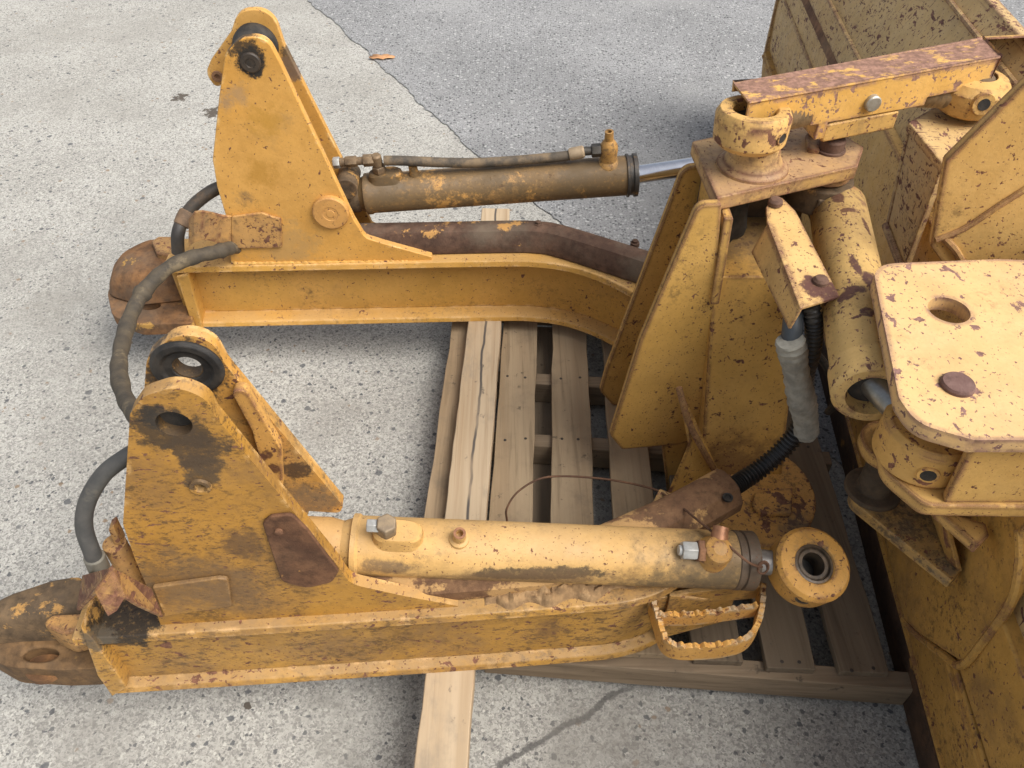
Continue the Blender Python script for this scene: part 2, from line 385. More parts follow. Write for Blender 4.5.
# ------------------------------------------------------------------ pallet and timber
ZP = .105                                                      # deck height
VPY = R(2.3)
PD = V((math.sin(VPY), math.cos(VPY), 0)); PX = V((math.cos(VPY), -math.sin(VPY), 0))
ctr = pz(511, 510, ZP)                                         # a point on the deck, on the axis of the first full board
pal = thing('pallet', 'weathered wooden pallet of grey brown boards lying under the yellow frame', 'pallet', (ctr.x + .3, ctr.y, 0))
near_y, far_y = .690, 1.74
SX = V((math.cos(R(4.6)), -math.sin(R(4.6)), 0)); SD = V((math.sin(R(4.6)), math.cos(R(4.6)), 0))
W_OLD = ((.31, .222, .133), (.39, .292, .182))
def board(c0, y0, y1, w, z, th, mat, name, jit=.004, parent=pal):
    """board running away from the viewer: c0 = its axis at ctr height"""
    m = bmesh.new(); k = 14; L = []; Rr = []
    for i in range(k+1):
        y = y0 + (y1-y0)*i/k; base = c0 + PD*((y - c0.y)/PD.y)
        L.append(base - PX*(w/2 + (random.random()-.5)*jit)); Rr.append(base + PX*(w/2 + (random.random()-.5)*jit))
    pts = [V((p.x, p.y, z)) for p in Rr + L[::-1]]
    prism(m, pts, (0, 0, -th))
    return part(name, m, mat, parent, .002)
pitch_b = .131
boards, w_off = {}, {}
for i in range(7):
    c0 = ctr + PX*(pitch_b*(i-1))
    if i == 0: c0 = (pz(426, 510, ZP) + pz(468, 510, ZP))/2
    wmat = wood('pallet_wood_%d' % i, *(((.27, .19, .11), (.36, .26, .16)) if i == 0 else W_OLD if i < 4 else ((.15, .112, .074), (.215, .165, .11))), seed=i+1)  # right-hand boards darker: mostly shade painted into the wood, with some oily dirt
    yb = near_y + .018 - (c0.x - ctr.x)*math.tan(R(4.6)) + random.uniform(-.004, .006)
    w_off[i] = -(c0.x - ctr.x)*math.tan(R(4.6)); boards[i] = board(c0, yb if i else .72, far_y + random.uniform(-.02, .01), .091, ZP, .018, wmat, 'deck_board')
sm = wood('stringer_wood', (.20, .145, .092), (.29, .215, .14), 11, 'X')
for yy, w_ in ((near_y, .035), (1.215, .038), (1.42, .038), (1.72, .038)):
    lo = -.05 if yy < .75 else -.165
    hi = .735; m = bmesh.new(); p = V((ctr.x, yy + w_/2, 0)) + SX*((lo+hi)/2)
    box(m, (p.x, p.y, .053), (hi-lo, w_, .0665), SX, SD); part('stringer', m, sm, pal, .003)
bmw = wood('bottom_board_wood', (.20, .15, .10), (.28, .21, .14), 17)
for i in (1.53, 4.2):
    c0 = ctr + PX*(pitch_b*(i-1)); board(c0, near_y+.01, far_y-.03, .08, .0185, .016, bmw, 'bottom_board')
# nails in the deck, each on its own board
nm = plain('nail_steel', (.06, .045, .035), rough=.7)
for i in range(1, 7):
    for yy in (1.195, 1.40, .72):
        for sgn in (-1, 1):
            y_ = yy + w_off[i] if yy < 1 else yy
            c0 = ctr + PX*(pitch_b*(i-1) + sgn*.02 + random.uniform(-.006, .006)) + PD*((y_+.02+random.uniform(-.006, .006)-ctr.y)/PD.y)
            m = bmesh.new(); lathe(m, (c0.x, c0.y, ZP-.002), (0,0,1), [(0, .0035), (.0026, .0035), (.0030, .002)], 8); part('nail', m, nm, boards[i], 0)

tc = (pz(445, 510, ZP+.04) + pz(487, 510, ZP+.04))/2; TY = R(3.3)
m = bmesh.new(); TD = V((math.sin(VPY), math.cos(VPY), 0)); k = 40; L = []; Rr = []
for i in range(k+1):
    y = .30 + (2.12-.30)*i/k; base = tc + TD*((y-tc.y)/TD.y)
    L.append(base - PX*(.043 + random.uniform(-.001, .001))); Rr.append(base + PX*(.043 + random.uniform(-.001, .001)))
prism(m, [V((p.x, p.y, ZP+.0395)) for p in Rr + L[::-1]], (0, 0, -.038))
tmat = NT('fresh_timber')
def timber_mat():
    g = tmat; st = (1, .03, 1)
    gr = g.noise(80, 4, .6, (3,0,0), st, .5); gr2 = g.noise(18, 5, .6, (1,0,0), st, 1.5)
    col = g.mix(g.ramp(gr2, .3, .7), (.40, .29, .175), (.49, .375, .245))
    col = g.mix(g.ramp(gr, .5, .72, 0, .55), col, (.30, .19, .10))
    col = g.mix(g.ramp(g.noise(9, 6, .7, (5,1,0), (1,.5,1)), .52, .70, 0, .7), col, (.27, .22, .16))
    col = g.mix(g.ramp(g.noise(26, 6, .7, (2,1,0), (1,.6,1)), .62, .70, 0, .85), col, (.09, .075, .06))
    # a dark split along the grain
    sp = g.noise(5, 3, .5, (0,2,0), (.02, 1, .02)); sx = g.n('ShaderNodeSeparateXYZ'); g.l(g.co, sx.inputs[0])
    dv = g.math('ABSOLUTE', g.math('ADD', g.math('SUBTRACT', sx.outputs[0], .004), g.math('ADD', g.math('MULTIPLY', sx.outputs[1], -math.tan(VPY)), g.math('MULTIPLY', g.math('SUBTRACT', sp, .5), .03))))
    col = g.mix(g.math('MULTIPLY', g.ramp(dv, .0042, .0015), g.ramp(g.noise(2.5, 3, .5, (0, 7, 0)), .42, .52)), col, (.085, .072, .06))
    g.l(col, g.b.inputs['Base Color']); g.b.inputs['Roughness'].default_value = .8
    g.l(g.bump(gr, .5, .002), g.b.inputs['Normal'])
timber_mat()
tl = V((tc.x, tc.y, ZP))
o = part('timber_plank', m, tmat.m, None, .003, loc=tl); o['label'] = 'long pale raw timber plank running across the pallet under both arms'; o['category'] = 'timber'

# ------------------------------------------------------------------ push frame (C-frame)
frm = thing('push_frame', 'yellow U-shaped bulldozer push frame with two arms, twin towers and centre column', 'push frame', (.35, 1.15, .14))
FO = V(frm.location)
def spot(p, r, c, hard=.8): return (tuple(V(p)-FO), r, c, hard)
ZF, ZT = .143, .333                                            # bottom and top of the arms

tow_n_hole = NEAR.p(174, 424, .02); tow_f_pin = FAR.p(251, 62, .014)
M_farpl = paint('far_tower_paint', base=(0.660, 0.329, 0.063), fade=.35, dirt=.16, rust=.02, edge=.25, edgecol=(.78, .54, .24), grime=.12, updust=.3, seed=1, spots=[
    spot(FAR.p(246, 44, .03), .030, OIL), spot(FAR.p(232, 48, .03), .022, OIL), spot(tow_f_pin, .034, OIL, 1), spot(FAR.p(236, 62, .03), .016, (.05,.035,.02)),
    spot(FAR.p(240, 90, .03), .036, (.38, .24, .12), .4), spot(FAR.p(228, 98, .03), .03, (.34, .22, .12), .5), spot(FAR.p(262, 170, .03), .05, (.42, .21, .03), .2), spot(FAR.p(268, 118, .03), .05, (.46, .24, .035), .2),
    spot(FAR.p(246, 195, .03), .03, (.22, .14, .07), .4), spot(FAR.p(225, 235, .03), .07, (.36, .23, .11), .4), spot(FAR.p(290, 240, .03), .09, (.42, .26, .10), .2)])
M_farbk = paint('far_back_plate_paint', base=(0.580, 0.297, 0.063), dirt=.35, rust=.12, edge=.4, edgecol=(.74, .50, .22), seed=2, spots=[spot(FAR.p(300, 62, .15), .045, (.10,.07,.045)), spot(FAR.p(288, 72, .15), .03, (.2,.13,.08))])
M_nearpl = paint('near_tower_paint', base=(.45,.225,.038), pale=(.55,.31,.075), fade=.5, dirt=.62, dirtcol=(.21, .115, .045), rust=.30, cscale=38, stretch=(1, 1, 2.2), edge=.3, edgecol=(.62, .38, .15), grime=.85, gst=(1,1,1.8), updust=.4, seed=3, spots=[
    spot(NEAR.p(172, 432, .02), .046, (.055,.036,.020)), spot(NEAR.p(196, 446, .02), .040, (.065,.042,.024)), spot(NEAR.p(157, 418, .02), .026, OIL), spot(NEAR.p(199, 462, .02), .026, (.075,.048,.027)), spot(NEAR.p(203, 478, .02), .024, (.085,.055,.03)),
    spot(NEAR.p(243, 546, .02), .05, (.10,.055,.028), .5), spot(NEAR.p(170, 575, .02), .085, (.14,.085,.042), .4), spot(NEAR.p(230, 590, .02), .085, (.15,.09,.045), .4)])
M_nearbk = paint('near_back_plate_paint', base=(0.580, 0.288, 0.059), dirt=.42, rust=.2, edge=.4, edgecol=(.70, .46, .20), grime=.6, updust=.4, seed=4, spots=[spot(NEAR.p(186, 370, .14), .062, (.045,.036,.028)), spot(NEAR.p(296, 470, .14), .02, (.07,.045,.03)), spot(NEAR.p(315, 500, .14), .06, (.16,.12,.08), .5)])
M_armf = paint('far_arm_paint', base=(.56,.30,.06), pale=(0.620, 0.333, 0.099), dirt=.36, dirtcol=(.28, .165, .07), dscale=3.2, rust=.22, cscale=70, edge=.45, edgecol=(.64, .40, .17), grime=.45, updust=.45, dustc=(.46,.30,.14), seed=5)
M_armn = paint('near_arm_paint', base=(.48,.25,.046), pale=(.52,.30,.09), dirt=.72, dirtcol=(.22, .13, .06), dscale=3.5, rust=.38, cscale=45, stretch=(1, 1, 1.6), edge=.35, edgecol=(.58, .36, .16), grime=.75, gst=(.6,1,1.2), updust=.5, dustc=(.38,.25,.12), seed=6, spots=[
    spot(pz(128, 620, ZT), .062, (.022,.018,.014), .9), spot(pz(96, 640, ZT), .03, (.10,.08,.055), .6), spot(NEAR.p(545, 620, .04), .05, (.16,.085,.035), .4)])
M_col = paint('column_paint', base=(.57,.325,.08), pale=(.63,.39,.14), dirt=.22, dirtcol=(.30, .19, .085), rust=.42, rustcol=(.10, .042, .024), cscale=62, edge=.65, seed=7, spots=[
    spot(pz(735, 470, .2), .12, (.15, .075, .035), .3), spot(V((.43, 1.25, .65)), .14, (.16, .10, .05), .5)])
M_fin = paint('fin_paint', base=(.57,.33,.082), pale=(.64,.40,.14), dirt=.14, rust=.30, rustcol=(.095, .042, .024), cscale=85, edge=1.0, seed=8)
M_base = paint('base_plate_paint', base=(0.550, 0.288, 0.072), dirt=.6, rust=.75, rustcol=(.12, .058, .035), cscale=34, edge=.6, grime=.6, seed=9, spots=[spot(pz(795, 525, .19), .05, (.11,.085,.06), .5)])
M_weld = paint('weld_paint', base=(.54,.29,.062), dirt=.35, rust=.3, edge=0, grime=.4, seed=43)
M_weldn = paint('dirty_weld_paint', base=(.42,.215,.04), dirt=.6, rust=.4, edge=0, grime=.8, updust=.5, seed=44)
M_web = paint('web_paint', base=(.54,.31,.07), dirt=.35, rust=.62, rustcol=(.115,.052,.028), cscale=60, edge=.6, seed=42)
M_topp = paint('top_plate_paint', base=(.60,.36,.115), pale=(.68,.48,.23), fade=.7, dirt=.85, dirtcol=(.34, .20, .10), dscale=7, rust=.36, cscale=60, edge=.9, updust=.55, dustc=(.40,.25,.14), seed=10)
M_rust = rusty('bare_rust', seed=1)
M_rustb = rusty('rusty_guard_steel', base=(.125, .064, .033), light=(.23, .125, .06), patch=.72, patchcol=(.42, .25, .10), seed=2, dust=.3, dustcol=(.20,.135,.075))
M_guard = rusty('oily_guard_steel', base=(.075, .042, .028), light=(.15, .085, .055), patch=.34, patchcol=(.46, .25, .08), seed=3, dust=.8, dustcol=(.165, .130, .092))
M_clev = rusty('clevis_steel', base=(.12, .062, .030), light=(.30, .145, .055), patch=.32, patchcol=(.46, .26, .07), seed=4, dust=.45, dustcol=(.16, .13, .095))
M_clevd = rusty('clevis_dark_steel', base=(.075, .052, .032), light=(.17, .11, .058), patch=.22, patchcol=(.40, .22, .07), seed=5, dust=.45, dustcol=(.125, .10, .072))
M_clev2 = rusty('near_cup_steel', base=(.11, .066, .033), light=(.23, .13, .055), patch=.2, patchcol=(.42, .24, .07), seed=8, dust=.5, dustcol=(.11, .085, .058))
M_black = plain('black_grease', (.012, .011, .010), (.045, .038, .03), .7, 0, 30, .8)
M_pin = rusty('pin_steel', base=(.10, .055, .038), light=(.19, .11, .075), seed=6, dust=.2)
M_brkt = paint('bracket_paint', base=(0.500, 0.261, 0.081), dirt=.65, dirtcol=(.26, .165, .085), rust=.4, edge=.5, grime=.6, seed=12)

# --- arms: two flanges and a web following a curve in plan
def arm_path(L): return smooth_path([V((x, y, 0)) for x, y in L], 6)
pf = arm_path([(-.845, 1.561), (-.4, 1.575), (-.05, 1.586), (.06, 1.583), (.15, 1.560), (.236, 1.506), (.32, 1.42), (.39, 1.31)])
pn = arm_path([(-.690, .598), (-.4, .617), (-.074, .640), (.10, .654), (.19, .664), (.26, .690), (.33, .75), (.38, .84)])
def make_arm(path, sgn, mat, wof):
    m = bmesh.new()
    # lower flange (rolled toe), web, upper flange
    sweep(m, path, [(0, ZF), (.125, ZF), (.125, ZF+.016), (wof, ZF+.022), (.004, ZF+.013)])
    sweep(m, path, [(wof, ZF+.0215), (wof+.02, ZF+.0215), (wof+.02, ZT-.0185), (wof, ZT-.0185)])
    sweep(m, path, [(.0, ZT-.016), (wof, ZT-.019), (.125, ZT-.018), (.125, ZT), (.004, ZT)])
    return part('arm', m, mat, frm, .003)
afar = make_arm(pf, 1, M_armf, .038); afar['label'] = 'far arm with clean orange web'
anear = make_arm(pn, -1, M_armn, .019); anear['label'] = 'near arm with dirt crusted web'
# end plates that close the rear of each arm
m = bmesh.new(); prism(m, [FAR.p(176, 277, .0), FAR.p(188, 273, .0), FAR.p(203, 329, -.004), FAR.p(193, 329, -.004)], FAR.n*.12); part('end_plate', m, M_armf, afar, .003)
m = bmesh.new(); prism(m, [NEAR.p(80, 627, .0), NEAR.p(93, 640, -.004), NEAR.p(127, 688, -.006), NEAR.p(112, 697, -.006), NEAR.p(97, 676, -.004)], NEAR.n*.12); part('end_plate', m, M_armn, anear, .003)

# --- towers
def plate(name, fr, px, off, th, mat, parent, holes=(), bevel=.0025, label=None):
    m = bmesh.new(); pts = []
    for q in px:
        p = fr.p(q[0], q[1], off); pts.append((p, q[2]) if len(q) > 2 else p)
    hs = [fr.circ(fr.p(u, v, off), r) for u, v, r in holes]
    prism(m, pts, fr.n*th, hs); return part(name, m, mat, parent, bevel, label)
tf = plate('tower_plate', FAR, [(225, 54, .03), (239, 38, .05), (266, 36, .06), (281, 65, .03), (354, 220, .02), (365, 238, .03), (388, 245), (432, 257), (432, 263.5), (231, 263.5), (226, 217), (217, 187), (212.5, 160, .02), (219, 97)], .014, .020, M_farpl, frm, label='clean orange tower plate with pin head')
tfb = plate('tower_plate', FAR, [(231, 32, .03), (238, 10, .05), (272, 9, .06), (284, 45, .04), (348, 172), (372, 225), (440, 252), (440, 257), (231, 257), (228, 150), (224, 84), (216, 88, .02), (205, 74, .03), (211, 60)], .15, .018, M_farbk, frm, label='rear tower plate with rounded ear')
m = bmesh.new(); c = FAR.p(217.5, 76, .148); lathe(m, c, -FAR.n, [(0, .012), (.004, .012), (.004, .006), (-.002, .006)], 20); part('ear_bush', m, M_rust, tfb, 0)
# bearing between the far plates, black with grease
m = bmesh.new(); c = FAR.p(254, 58, .05); lathe(m, FAR.p(257, 44, .15)+FAR.n*-.001, -FAR.n, [(0, .046), (.02, .047), (.03, .042), (.07, .036)], 32); part('bearing', m, M_black, frm, .002)
m = bmesh.new(); lathe(m, tow_f_pin, -FAR.n, [(-.01, .0205), (.004, .0205), (.006, .018), (.006, .010), (.004, .009)], 28); part('pin', m, plain('greasy_pin', (.06, .042, .028), (.025, .02, .015), .5), frm, 0)
m = bmesh.new(); lathe(m, FAR.p(331, 211, .014), -FAR.n, [(-.005, .042), (.010, .042), (.013, .039), (.0135, .018), (.0125, .017), (.0125, .010), (.0135, .009)], 40)
part('pivot_cap', m, paint('pivot_cap_paint', base=(0.600, 0.297, 0.072), pale=(0.640, 0.360, 0.135), dirt=.35, rust=.12, edge=.5, edgecol=(.40, .20, .07), seed=14), frm, .001)
m = bmesh.new(); lathe(m, FAR.p(346, 190, .06), FAR.n, [(0, .026), (.085, .026)], 32); part('pivot_boss', m, M_clevd, frm, .002)

tn = plate('tower_plate', NEAR, [(130, 414, .02), (142, 397, .04), (176, 386, .07), (207, 399, .05), (215, 416, .03), (338, 566, .02), (350, 584, .04), (404, 596), (458, 606), (458, 613), (163, 632), (151, 596), (135, 559, .02), (123, 524, .03)], .02, .020, M_nearpl, frm,
           holes=[(174, 424, .021), (200.5, 486, .0085)], label='near tower plate, scuffed and smeared with black grease')
tnb = plate('tower_plate', NEAR, [(144, 392), (147, 356, .05), (178, 333, .07), (212, 340, .06), (226, 366, .05), (343, 506, .008), (340, 513, .01), (309, 511), (299, 540), (285, 590), (160, 590), (150, 500)], .14, .020, M_nearbk, frm, holes=[(188, 367, .018)], label='rear tower plate with bored eye')
m = bmesh.new(); ringlathe(m, NEAR.p(188, 367, .14), -NEAR.n, [(0, .019), (0, .047), (.004, .047), (.008, .043), (.008, .034), (.003, .030), (.003, .020)], 36); part('bearing', m, M_black, frm, .002)
plate('stiffener', NEAR, [(230, 391, .01), (246, 390, .012), (281, 449, .01), (283, 487), (276, 492), (258, 455, .02), (252, 432, .02)], .122, .018, paint('stiffener_paint', base=(0.620, 0.333, 0.090), dirt=.3, rust=.25, edge=.6, seed=15, spots=[spot(NEAR.p(268, 455, .122), .010, RUST), spot(NEAR.p(273, 468, .122), .012, RUST), spot(NEAR.p(263, 458, .122), .010, RUST)]), frm)
m = bmesh.new(); ringlathe(m, NEAR.p(200.5, 486, .02), -NEAR.n, [(0, .0085), (0, .0145), (.004, .0135), (.004, .0085)], 20); part('grease_port', m, M_nearpl, frm, 0)
m = bmesh.new(); lathe(m, NEAR.p(200.5, 486, .02) + NEAR.n*.008, NEAR.n, [(0, .0086), (.01, .0086)], 16); part('port_bore', m, M_black, frm, 0)
m = bmesh.new(); lathe(m, NEAR.p(174, 424, .036), NEAR.n, [(0, .0215), (.05, .0215)], 24); part('bore_plug', m, M_black, frm, 0)
plate('wear_plate', NEAR, [(262, 524, .02), (270, 517, .012), (292, 515, .012), (308, 531, .02), (339, 572, .012), (332, 583, .02), (306, 589, .03), (281, 582, .02)], .0135, .0065, rusty('wear_plate_rust', base=(.085, .040, .022), light=(.19, .092, .045), patch=.12, patchcol=(.40,.2,.06), seed=7, dust=.1), frm, label='rusty brown wear plate')
m = bmesh.new(); lathe(m, NEAR.p(279, 531, .0135), -NEAR.n, [(0, .006), (.003, .006), (.004, .004)], 12); part('rivet', m, M_rust, frm, 0)

def weld(fr, px, off, r, mat, parent, z=None):
    m = bmesh.new(); P = [fr.p(u, v, off) for u, v in px]; N = max(8, int((P[-1]-P[0]).length/.004))
    tube(m, P, r, 8, max(4, N//max(1, len(P)-1)), rf=lambda i, n: r*(1 + .22*math.sin(i*1.7) + .12*math.sin(i*.6+1)))
    return part('weld_bead', m, mat, parent, 0, angle=70)
weld(FAR, [(234, 263.5), (300, 263), (380, 262), (431, 262.5)], .013, .0050, M_weld, frm)
weld(NEAR, [(166, 632), (260, 624), (380, 616), (457, 612)], .019, .0055, M_weldn, frm)

# --- trunnion cups at the rear ends
def loft(layers, mat, name, parent, bevel, label=None):
    m = bmesh.new(); rings = [[m.verts.new(p) for p in L] for L in layers]; n = len(rings[0])
    for A_, B_ in zip(rings, rings[1:]):
        for i in range(n): m.faces.new((A_[i], A_[(i+1) % n], B_[(i+1) % n], B_[i]))
    m.faces.new(rings[0]); m.faces.new(rings[-1][::-1])
    return part(name, m, mat, parent, bevel, label, angle=50)
def dome(px, z0, z1, ctr, steps=5):
    base = fillet([(pz(u, v, z0), r) for u, v, r in px], 5); c = pz(ctr[0], ctr[1], z0); out = []
    for k in range(steps+1):
        t = k/steps; q = 1 - .42*t**2.2; out.append([c + (p-c)*q + V((.035*t*1, .012*t, (z1-z0)*math.sin(t*math.pi/2))) for p in base])
    return out
def lip(px, hole, hr, z, th, mat, parent):
    base = fillet([(pz(u, v, z), r) for u, v, r in px], 6); c = pz(hole[0], hole[1], z); n = 72; outer = []
    for i in range(n):
        a_ = 2*math.pi*i/n; d_ = V((math.cos(a_), math.sin(a_), 0)); best = None
        for p, q in zip(base, base[1:] + base[:1]):
            e_ = q-p; den = d_.x*e_.y - d_.y*e_.x
            if abs(den) < 1e-9: continue
            w_ = p-c; t = (w_.x*e_.y - w_.y*e_.x)/den; s_ = (w_.x*d_.y - w_.y*d_.x)/den
            if t > 0 and -1e-6 <= s_ <= 1+1e-6 and (best is None or t > best): best = t
        outer.append(c + d_*best)
    hol = [c + V((hr[0]*math.cos(2*math.pi*i/n), hr[1]*math.sin(2*math.pi*i/n), 0)) for i in range(n)]
    rim = [c + (p-c)*1.25 + V((0,0,.003)) for p in hol]
    L = [outer, rim, hol, [p - V((0,0,th)) for p in hol], [p - V((0,0,th)) for p in outer]]
    m = bmesh.new(); rings = [[m.verts.new(p) for p in q] for q in L]
    for k in range(5):
        A_, B_ = rings[k], rings[(k+1) % 5]
        for i in range(n): m.faces.new((A_[i], A_[(i+1) % n], B_[(i+1) % n], B_[i]))
    return part('lip', m, mat, parent, .006, angle=40)
cf = loft(dome([(108, 296, .05), (113, 276, .07), (138, 262, .05), (186, 258, .02), (200, 270, .0), (192, 300, .0), (140, 306, .05)], .19, .275, (165, 282)), M_clev, 'trunnion_cup', frm, .004, 'rusty far end cup')
lip([(107, 292, .06), (112, 316, .06), (140, 325, .04), (193, 323, .0), (190, 270, 0), (125, 262, .05)], (151, 306), (.024, .016), .185, .035, M_clev, cf)
m = bmesh.new(); prism(m, [(pz(151, 241, .29), .01), (pz(158, 236, .29), .008), pz(180, 236, .29), pz(186, 258, .29), pz(156, 253, .29)], (0,0,-.07)); part('lug', m, M_brkt, cf, .005)
cn = loft(dome([(-34, 648, .06), (-14, 622, .08), (50, 600, .05), (86, 594, .02), (100, 612, .0), (92, 640, .0), (20, 643, .05)], .205, .275, (45, 622)), M_clevd, 'trunnion_cup', frm, .004, 'near end cup caked in dark grime')
lip([(-30, 646, .06), (6, 667, .06), (58, 670, .04), (104, 668, .0), (96, 610, 0), (-10, 610, .05)], (41, 655), (.030, .013), .205, .062, M_clev2, cn)
for cc, hz_, par in ((pz(151, 306, .185), .185, cf), (pz(41, 655, .205), .205, cn)):
    m = bmesh.new(); lathe(m, cc + V((0,0,-.036)), (0,0,1), [(0, .036), (.012, .036)], 24); part('socket_floor', m, M_clev, par, 0)
m = bmesh.new(); prism(m, [(pz(41, 624, .285), .012), (pz(52, 614, .285), .012), (pz(97, 612, .285), 0), (pz(100, 624, .285), 0), (pz(62, 634, .285), .02)], (0,0,-.07)); part('lug', m, M_brkt, cn, .006)

# --- hose clamp brackets on the towers (bent plates)
def bent(name, quads, th, mat, parent):
    m = bmesh.new()
    for q in quads:
        nn = (q[1]-q[0]).cross(q[-1]-q[0]).normalized()
        prism(m, q, nn*th)
    return part(name, m, mat, parent, .0015)
plate('hose_bracket', FAR, [(231, 217, .01), (262, 213, .008), (272, 217, .006), (281, 219, .006), (282, 248, .006), (231, 249)], .006, .008, M_brkt, frm)
bf = [FAR.p(231, 217, .022), FAR.p(231, 249, .022)]
k = [(231, 217, 249, .006), (222, 216, 246, -.004), (212, 213.5, 241, -.028), (202, 211.5, 240, -.046), (194, 212.5, 243, -.051), (188.5, 219, 247, -.044)]
m = bmesh.new(); fr_, bk_ = [], []
for u, v0, v1, of in k:
    fr_.append((m.verts.new(FAR.p(u, v0, of)), m.verts.new(FAR.p(u, v1, of)))); bk_.append((m.verts.new(FAR.p(u, v0, of)+FAR.n*.007), m.verts.new(FAR.p(u, v1, of)+FAR.n*.007)))
for A in (fr_, bk_):
    for a_, b_ in zip(A, A[1:]): m.faces.new((a_[0], a_[1], b_[1], b_[0]))
for i in range(len(k)-1):
    for j in (0, 1): m.faces.new((fr_[i][j], fr_[i+1][j], bk_[i+1][j], bk_[i][j]))
for i in (0, -1): m.faces.new((fr_[i][0], fr_[i][1], bk_[i][1], bk_[i][0]))
part('hose_bracket_hook', m, M_brkt, frm, .001)
plate('hose_bracket', NEAR, [(152, 588), (218, 579, .006), (228, 580, .006), (232, 607, .006), (164, 617)], .012, .008, M_nearpl, frm)
Q = NEAR
bent('hose_bracket_hood', [[Q.p(112, 567, -.035), Q.p(124, 573, -.02), Q.p(152, 588, .012), Q.p(164, 617, .012), Q.p(140, 606, -.03), Q.p(126, 597, -.045)],
                           [Q.p(112, 567, -.035), Q.p(126, 597, -.045), Q.p(117, 610, -.06), Q.p(108, 617, -.06), Q.p(94, 592, -.05)],
                           [Q.p(112, 567, -.035), Q.p(94, 592, -.05), Q.p(76, 610, .0), Q.p(82, 575, .02)]], .006, paint('hood_paint', base=(0.460, 0.234, 0.063), dirt=.7, dirtcol=(.20, .12, .06), rust=.6, edge=.8, seed=16), frm)
# round stub (cut pipe) beside the near tower
m = bmesh.new(); a, b = NEAR.p(114, 543, .05), NEAR.p(142, 592, .05); lathe(m, a, b-a, [(0, .012), (0, .0165), ((b-a).length, .0165)], 20, cap=True); part('pipe_stub', m, M_brkt, frm, .001)
m = bmesh.new(); prism(m, [NEAR.p(108, 530, .05), NEAR.p(113, 527, .05), NEAR.p(122, 546, .045), NEAR.p(116, 550, .045)], NEAR.n*.02); part('pipe_clip', m, M_brkt, frm, .002)

# --- guards over the hoses on top of the arms
def guard(name, path, w, h, mat, off, parent, lab=None):
    m = bmesh.new(); P = smooth_path(path, 6)
    prof = [(-w/2, 0), (-w/2, h*.45), (-w*.30, h*.9), (-w*.12, h), (w*.18, h), (w*.34, h*.85), (w/2, h*.4), (w/2, 0)]
    sweep(m, P, prof); return part(name, m, mat, parent, .003, lab)
gf = guard('hose_guard', [V((-.40, 1.648, ZT+.001)), V((-.2, 1.654, ZT+.001)), V((-.02, 1.660, ZT+.001)), V((.06, 1.658, ZT+.001)), V((.13, 1.636, ZT+.001)), V((.33, 1.525, ZT+.001))], .078, .060, M_guard, 0, frm, 'oily dark brown guard on the far arm')
for u, v in ((538, 224), (635, 243)):
    m = bmesh.new(); c = pz(u, v, ZT+.061); lathe(m, c - V((0,0,.008)), (0,0,1), [(0, .011), (.010, .011), (.010, .007), (.016, .007)], 6 if u < 600 else 14); part('bolt', m, M_guard, gf, .001)
gn = guard('hose_guard', [V((-.26, .70, ZT+.001)), V((-.05, .715, ZT+.001)), V((.10, .735, ZT+.001)), V((.214, .785, ZT+.001)), V((.30, .83, ZT+.001)), V((.385, .882, ZT+.001))], .085, .055, M_rustb, 0, frm, 'rust brown guard on the near arm')
m = bmesh.new(); c = pz(728, 497, ZT+.056); lathe(m, c - V((0,0,.004)), (0,0,1), [(0, .009), (.0045, .009), (.0045, .006), (.001, .006)], 18); part('bolt_hole', m, M_black, gn, 0)

m = bmesh.new(); g_ = []
mp_ = smooth_path([V((-.045, .682, ZT)), V((.04, .686, ZT)), V((.14, .70, ZT)), V((.24, .74, ZT))], 30); nx = len(mp_)
for i, p in enumerate(mp_):
    row = []
    for k in range(9):
        t = k/8; e_ = math.sin(t*math.pi)**.6*math.sin(math.pi*min(1, max(0, i/(nx-1))))**.4
        h_ = e_*(.010 + .013*abs(math.sin(i*.37+k*.5)*math.cos(i*.13-k)) + random.uniform(0, .006))
        row.append(m.verts.new(p + V((random.uniform(-.001, .001), (t-.5)*.050 + .006*math.sin(i*.3), h_-.001))))
    g_.append(row)
for A_, B_ in zip(g_, g_[1:]):
    for k in range(8): m.faces.new((A_[k], A_[k+1], B_[k+1], B_[k]))
part('caked_mud', m, plain('dry_mud', (.30, .185, .085), (.16, .095, .045), .95, 0, 55, 1.0, dust=.2, dustcol=(.40,.26,.13)), frm, 0, angle=60)

# --- serrated boarding step on the near arm
zt = .302
def serr(path, hgt, mat, amp=.0045, name='step_bar', parent=None, thick=.009):
    m = bmesh.new(); N = 160; P = smooth_path(path, 12)
    L = [0]
    for a_, b_ in zip(P, P[1:]): L.append(L[-1] + (b_-a_).length)
    out = []
    for i in range(N+1):
        s_ = L[-1]*i/N; j = max(k for k in range(len(L)) if L[k] <= s_+1e-9); j = min(j, len(P)-2); t = (s_-L[j])/(L[j+1]-L[j]); out.append((P[j].lerp(P[j+1], t), s_))
    rings = []
    for i, (p, s_) in enumerate(out):
        t = out[min(i+1, N)][0] - out[max(i-1, 0)][0]; t.z = 0; t.normalize(); n_ = V((-t.y, t.x, 0))
        up = amp*(abs(math.sin(s_*math.pi/.0125)) + .5*math.sin(s_*310))
        rings.append([m.verts.new(p + n_*a_ + V((0,0,b_))) for a_, b_ in ((0, -hgt), (thick, -hgt), (thick, up), (0, up))])
    for A, B in zip(rings, rings[1:]):
        for k in range(4): m.faces.new((A[k], A[(k+1) % 4], B[(k+1) % 4], B[k]))
    m.faces.new(rings[0][::-1]); m.faces.new(rings[-1])
    return part(name, m, mat, parent, .001)
